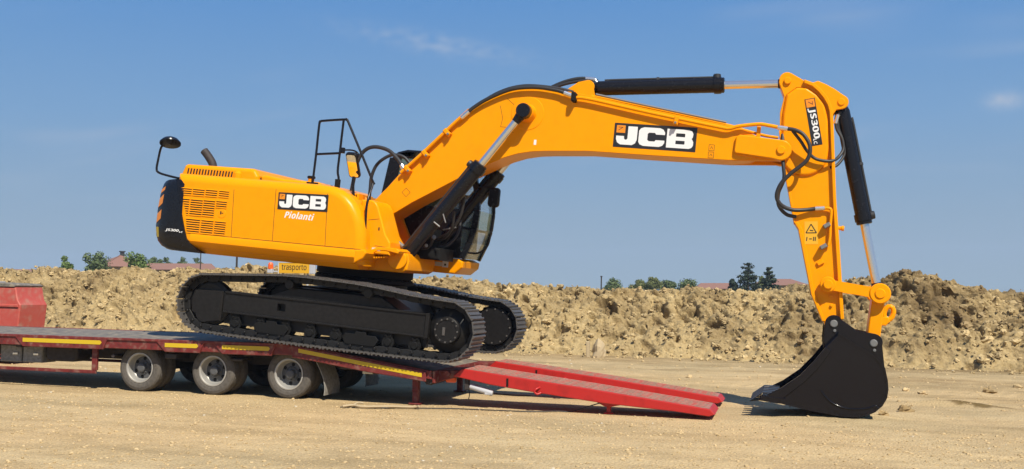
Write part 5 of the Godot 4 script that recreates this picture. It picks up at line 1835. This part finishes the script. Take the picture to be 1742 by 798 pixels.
func make_arm(o: Node3D):
	var Y: Material = M.yellow_paint
	var arm := group_of(o, "arm")
	var mb := MB.new()
	var web := PackedVector2Array([Vector2(6.53, 4.47)]) + PackedVector2Array([Vector2(6.435, 4.68)]) + arc(6.55, 4.73, 0.115, 190, 60, 8) + P([6.82, 4.72, 6.94, 4.675, 7.05, 4.59, 7.14, 4.49, 7.2, 4.39, 7.24, 4.28, 7.26, 4.15, 7.40, 2.98, 7.51, 2.29, 7.66, 1.24, 7.56, 1.05, 7.45, 1.06, 7.38, 1.18, 7.19, 1.56, 6.92, 2.51, 6.84, 2.6, 6.62, 3.44, 6.52, 3.86, 6.49, 4.22])
	mb.prism(web, -0.2, 0.2, 0.008, 1, 25)
	part(arm, "arm_box", mb, Y)
	# front flange, proud of the side plates, and the lugs at its top
	mb = MB.new()
	mb.prism(P([6.8, 4.735, 6.94, 4.69, 7.05, 4.605, 7.15, 4.5, 7.21, 4.39, 7.25, 4.28, 7.27, 4.15, 7.41, 2.98, 7.52, 2.29, 7.67, 1.24, 7.62, 1.22, 7.46, 2.29, 7.36, 2.98, 7.22, 4.14, 7.2, 4.27, 7.165, 4.37, 7.1, 4.47, 7.02, 4.56, 6.92, 4.64, 6.8, 4.68]), -0.27, 0.27, 0.008, 1, 25)
	part(arm, "front_flange", mb, Y)
	mb = MB.new()
	mb.prism(P([6.5, 3.95, 6.54, 3.95, 6.64, 3.44, 6.86, 2.62, 6.84, 2.58, 6.61, 3.43]), -0.215, 0.215, 0.004)
	mb.prism(P([6.84, 2.6, 6.91, 2.5, 7.18, 1.55, 7.37, 1.17, 7.41, 1.18, 7.23, 1.57, 6.97, 2.5, 6.9, 2.6]), -0.235, 0.235, 0.006)
	part(arm, "rear_flange", mb, Y)
	for z in [-0.15, 0.15]:
		mb = MB.new()
		mb.prism(P([6.9, 4.7, 7.0, 4.74, 7.12, 4.695, 7.25, 4.63, 7.36, 4.56]) + arc(7.36, 4.44, 0.105, 70, -80, 8) + P([7.3, 4.32, 7.2, 4.15]), z - 0.03, z + 0.03, 0.008)
		part(arm, "cylinder_lug", mb, Y)
	# raised reinforcement round the boom pin
	for s in [1.0, -1.0]:
		mb = MB.new()
		mb.prism(arc(6.9, 3.64, 0.345, 195, 350, 18) + P([7.245, 3.75, 7.2, 4.15, 7.13, 4.38, 7.0, 4.53, 6.85, 4.62, 6.7, 4.62, 6.56, 4.5, 6.535, 4.2, 6.56, 3.7]), minf(s * 0.18, s * 0.238), maxf(s * 0.18, s * 0.238), 0.045, 4, 25)
		part(arm, "boss_plate", mb, Y)
	for p in [[6.56, 4.71, 0.055, 0.24], [7.36, 4.44, 0.055, 0.2], [7.40, 1.72, 0.07, 0.4]]:
		mb = MB.new()
		mb.rod(Vector3(p[0], p[1], -p[3]), Vector3(p[0], p[1], p[3]), p[2], 20, 0.01)
		part(arm, "pin", mb, Y)
	# model plate: black strip, lettering reading downwards, orange square on top
	var turn := Basis(Vector3(0, 0, 1), 0.265 - PI / 2 - 0.02)
	mb = MB.new()
	mb.prism(rrect(-0.365, -0.075, 0.345, 0.075, 0.003), 0, 0.003)
	var plate := part(arm, "model_plate", mb, M.decal_black, Transform3D(turn, Vector3(6.99, 4.1, 0.239)))
	mb = MB.new()
	mb.box(Vector3(-0.355, -0.062, 0.003), Vector3(-0.235, 0.062, 0.0055))
	part(plate, "corner_mark", mb, M.decal_orange)
	mb = MB.new()
	mb.bar(Vector3(-0.32, -0.03, 0.006), Vector3(-0.27, 0.03, 0.006), 0.008, 0.002, Vector3(0, 0, 1))
	mb.bar(Vector3(-0.32, 0.03, 0.006), Vector3(-0.27, 0.03, 0.006), 0.008, 0.002, Vector3(0, 0, 1))
	part(plate, "corner_line", mb, M.decal_black)
	text(plate, "lettering", "JS300", 0.112, 0.46, Transform3D(Basis.IDENTITY, Vector3(0.012, 0, 0.005)), M.decal_white, 900)
	text(plate, "lettering", "JS300", 0.112, 0.46, Transform3D(Basis.IDENTITY, Vector3(0.016, 0.002, 0.0065)), M.decal_white, 900)
	text(plate, "lettering", "LC", 0.05, 0.08, Transform3D(Basis.IDENTITY, Vector3(0.285, -0.02, 0.005)), M.decal_white, 900)
	# warning label
	mb = MB.new()
	mb.t = Transform3D(Basis(Vector3(0, 0, 1), 0.1), Vector3(7.1, 2.46, 0.2))
	mb.box(Vector3(-0.095, -0.17, 0), Vector3(0.095, 0.17, 0.003))
	var wl := part(arm, "warning_label", mb, M.sign_yellow)
	mb = MB.new()
	mb.t = Transform3D(Basis(Vector3(0, 0, 1), 0.1), Vector3(7.1, 2.46, 0.204))
	for q in [[-0.075, 0.0, 0.075, 0.0], [0.075, 0.0, 0.0, 0.13], [0.0, 0.13, -0.075, 0.0], [-0.02, 0.04, 0.03, 0.03], [-0.07, -0.12, -0.06, -0.06], [0.03, -0.12, 0.035, -0.06], [0.055, -0.12, 0.06, -0.06], [-0.03, -0.09, 0.01, -0.09]]:
		mb.bar(Vector3(q[0], q[1], 0), Vector3(q[2], q[3], 0), 0.014, 0.002, Vector3(0, 0, 1))
	part(wl, "warning_symbol", mb, M.decal_black)
	# pipes, clamps and hoses
	mb = MB.new()
	mb.tube(spline(xy([7.24, 2.835, 7.32, 2.84, 7.355, 2.8, 7.36, 2.6, 7.37, 2.42, 7.36, 2.3], 0.255)), 0.022, 8)
	part(arm, "oil_pipe", mb, Y)
	mb = MB.new()
	mb.rod(Vector3(7.42, 2.565, 0.2), Vector3(7.53, 2.565, 0.2), 0.03, 10, 0.005)
	part(arm, "oil_pipe", mb, Y)
	mb = MB.new()
	mb.rod(Vector3(7.52, 2.565, 0.2), Vector3(7.56, 2.565, 0.2), 0.04, 10, 0.005)
	part(arm, "oil_pipe", mb, Y)
	for p in [[7.31, 2.585, 0.3], [7.29, 2.27, 0.32], [7.27, 2.03, 0.22]]:
		mb = MB.new()
		mb.t = Transform3D(Basis(Vector3(0, 0, 1), 0.6), Vector3(p[0], p[1], 0.2))
		mb.box(Vector3(-0.05, -0.03, 0), Vector3(0.05, 0.03, p[2] - 0.2 + 0.02), 0.008)
		part(arm, "pipe_clamp", mb, Y if p[1] < 2.1 else M.pipe_grey)
	for p in [[7.46, 1.55], [7.48, 1.42]]:
		mb = MB.new()
		mb.rod(Vector3(p[0], p[1], 0.2), Vector3(p[0], p[1], 0.235), 0.022, 10, 0.004)
		part(arm, "grease_nipple", mb, Y)
	mb = MB.new()
	mb.tube(spline([Vector3(6.58, 3.96, 0.4), Vector3(6.74, 3.94, 0.43), Vector3(6.87, 3.87, 0.45), Vector3(6.97, 3.7, 0.46), Vector3(6.94, 3.5, 0.46), Vector3(6.73, 3.29, 0.45), Vector3(6.6, 3.12, 0.44), Vector3(6.56, 2.94, 0.42), Vector3(6.64, 2.82, 0.38), Vector3(6.8, 2.77, 0.32), Vector3(7.0, 2.79, 0.27), Vector3(7.14, 2.825, 0.255)]), 0.03, 10)
	part(arm, "hose", mb, M.rubber_hose)
	mb = MB.new()
	mb.tube(spline([Vector3(6.56, 3.9, 0.2), Vector3(6.6, 3.5, 0.33), Vector3(6.64, 3.22, 0.36), Vector3(6.58, 3.0, 0.34), Vector3(6.6, 2.82, 0.3), Vector3(6.72, 2.7, 0.27), Vector3(6.86, 2.68, 0.22)]), 0.028, 10)
	part(arm, "hose", mb, M.rubber_hose)
	mb = MB.new()
	mb.tube(spline([Vector3(6.7, 3.93, 0.42), Vector3(6.83, 3.79, 0.38), Vector3(6.93, 3.66, 0.34), Vector3(7.05, 3.56, 0.31), Vector3(7.2, 3.53, 0.3), Vector3(7.32, 3.55, 0.26), Vector3(7.4, 3.63, 0.18), Vector3(7.45, 3.75, 0.13), Vector3(7.42, 3.9, 0.12), Vector3(7.33, 4.05, 0.12), Vector3(7.31, 4.2, 0.12), Vector3(7.36, 4.3, 0.1)]), 0.024, 10)
	part(arm, "hose", mb, M.rubber_hose)
	mb = MB.new()
	mb.tube(spline([Vector3(7.28, 3.45, 0.2), Vector3(7.38, 3.5, 0.15), Vector3(7.47, 3.66, 0.08), Vector3(7.46, 3.85, 0.07), Vector3(7.36, 4.05, 0.07), Vector3(7.33, 4.25, 0.07)]), 0.022, 10)
	part(arm, "hose", mb, M.rubber_hose)
	mb = MB.new()
	mb.rod(Vector3(6.48, 3.972, 0.4), Vector3(6.63, 3.955, 0.41), 0.037, 12, 0.006)
	part(arm, "hose_fitting", mb, M.bright_steel)
	mb = MB.new()
	mb.rod(Vector3(7.12, 2.82, 0.256), Vector3(7.26, 2.838, 0.255), 0.034, 12, 0.006)
	part(arm, "hose_fitting", mb, M.bright_steel)
	mb = MB.new()
	mb.rod(Vector3(7.305, 4.12, 0.12), Vector3(7.33, 4.26, 0.12), 0.03, 12, 0.006)
	part(arm, "hose_fitting", mb, M.bright_steel)
	cylinder(o, "bucket_cylinder", Vector3(7.36, 4.44, 0), Vector3(7.83, 2.66, 0), Vector3(8.13, 1.66, 0), 0.11, 0.066, 0.09, 0.085, 0.1)
	# links between arm, cylinder and bucket
	for s in [1.0, -1.0]:
		mb = MB.new()
		mb.bar(Vector3(7.40, 1.72, s * 0.3), Vector3(8.13, 1.66, s * 0.3), 0.15, 0.06, Vector3(0, 0, 1), 0.01)
		mb.prism(circle(7.40, 1.72, 0.115, 24), s * 0.3 - 0.045, s * 0.3 + 0.045, 0.012)
		mb.prism(circle(8.13, 1.66, 0.15, 28), s * 0.3 - 0.05, s * 0.3 + 0.05, 0.015)
		mb.prism(circle(8.13, 1.66, 0.075, 20), s * 0.3 - 0.07, s * 0.3 + 0.07, 0.012)
		part(o, "rocker_link", mb, Y)
	mb = MB.new()
	mb.prism(P([8.04, 1.64, 8.22, 1.62, 8.19, 0.9, 8.01, 0.9]), -0.2, 0.2, 0.015)
	var tl := part(o, "tipping_link", mb, Y)
	mb = MB.new()
	# lifting eye: a ring with a hole
	var ring := []
	for k in 14:
		var a := TAU * k / 13.0
		ring.append(Vector3(8.3 + cos(a) * 0.065 + sin(a) * 0.01, 1.39 + sin(a) * 0.1, 0.0))
	mb.tube(PackedVector3Array(ring), 0.038, 10)
	mb.prism(P([8.18, 1.2, 8.27, 1.2, 8.33, 1.27, 8.3, 1.33, 8.18, 1.33]), -0.04, 0.04, 0.012)
	part(tl, "lifting_eye", mb, Y)
	make_bucket(o)

func make_bucket(o: Node3D):
	var K: Material = M.bucket_paint
	var bk := group_of(o, "bucket")
	var side := P([7.60, 1.03, 7.44, 0.83, 7.30, 0.61, 7.12, 0.38, 6.89, 0.18, 6.70, 0.05, 6.68, -0.03, 6.85, -0.05, 7.05, -0.07, 7.33, -0.10, 7.68, -0.125, 7.9, -0.115, 8.05, -0.075, 8.17, -0.01, 8.26, 0.09, 8.31, 0.2, 8.32, 0.32, 8.3, 0.45, 8.25, 0.62, 8.14, 0.74, 7.98, 0.83, 7.8, 0.92])
	var mb: MB
	for s in [1.0, -1.0]:
		mb = MB.new()
		mb.prism(side, s * 0.63 - 0.02, s * 0.63 + 0.02, 0.008, 1, 30)
		var sp := part(bk, "side_plate", mb, K)
		mb = MB.new()
		mb.prism(P([7.44, 0.83, 7.3, 0.61, 7.12, 0.38, 6.89, 0.18, 6.69, 0.05, 6.68, -0.04, 6.84, -0.05, 7.0, 0.1, 7.2, 0.3, 7.38, 0.53, 7.52, 0.78]), minf(s * 0.651, s * 0.675), maxf(s * 0.651, s * 0.675), 0.008)
		part(sp, "side_cutter", mb, K)
		mb = MB.new()
		var arcp := []
		for p in [[7.42, 0.2], [7.5, 0.11], [7.62, 0.03], [7.78, -0.01], [7.95, 0.0], [8.08, 0.03], [8.17, 0.075], [8.2, 0.05]]:
			arcp.append(Vector3(p[0], p[1], s * 0.652))
		mb.tube(spline(arcp), 0.012, 8)
		part(sp, "weld_bead", mb, K)
	# curved shell: outside of the scoop, from the lip round the heel to the top
	var outer := PackedVector2Array([Vector2(6.7, -0.035), Vector2(6.85, -0.055), Vector2(7.05, -0.08), Vector2(7.33, -0.11), Vector2(7.68, -0.135), Vector2(7.9, -0.125), Vector2(8.06, -0.085), Vector2(8.18, -0.015), Vector2(8.27, 0.085), Vector2(8.32, 0.2), Vector2(8.33, 0.32), Vector2(8.31, 0.45), Vector2(8.26, 0.62), Vector2(8.14, 0.755), Vector2(7.98, 0.845), Vector2(7.8, 0.935), Vector2(7.6, 1.045)])
	var inner := PackedVector2Array()
	for i in range(outer.size() - 1, -1, -1):
		var a := outer[maxi(i - 1, 0)]
		var b := outer[mini(i + 1, outer.size() - 1)]
		var dd := (b - a).normalized()
		inner.append(outer[i] + Vector2(-dd.y, dd.x) * 0.03)
	mb = MB.new()
	mb.prism(outer + inner, -0.66, 0.66, 0.0, 1, 40)
	part(bk, "scoop_shell", mb, K)
	mb = MB.new()
	mb.prism(P([6.58, -0.05, 6.62, 0.03, 6.95, 0.03, 6.95, -0.06, 6.7, -0.055]), -0.68, 0.68, 0.008)
	part(bk, "cutting_edge", mb, K)
	for k in 5:
		var z := -0.58 + k * 0.29
		mb = MB.new()
		mb.prism(P([6.45, -0.085, 6.45, -0.07, 6.62, 0.075, 6.85, 0.09, 6.85, 0.032, 6.6, -0.052]), z - 0.065, z + 0.065, 0.012)
		part(bk, "tooth", mb, M.worn_steel)
	# ears that carry the pins
	for s in [1.0, -1.0]:
		mb = MB.new()
		mb.prism(arc(7.53, 1.16, 0.125, 30, 175, 9) + P([7.4, 0.95, 7.42, 0.8, 7.6, 0.75, 8.28, 0.6, 8.22, 0.92]) + arc(8.1, 0.95, 0.125, -10, 80, 6) + P([7.85, 1.1]), s * 0.33 - 0.03, s * 0.33 + 0.03, 0.01)
		var ear := part(bk, "ear", mb, K)
		for p in [[7.53, 1.16], [8.1, 0.94]]:
			mb = MB.new()
			mb.rod(Vector3(p[0], p[1], s * 0.3), Vector3(p[0], p[1], s * 0.385), 0.055, 18, 0.01)
			part(ear, "pin", mb, M.pipe_grey)
			mb = MB.new()
			mb.rod(Vector3(p[0] + 0.02, p[1] - 0.1, s * 0.355), Vector3(p[0] + 0.02, p[1] - 0.1, s * 0.38), 0.022, 8, 0.004)
			part(ear, "bolt", mb, M.pipe_grey)
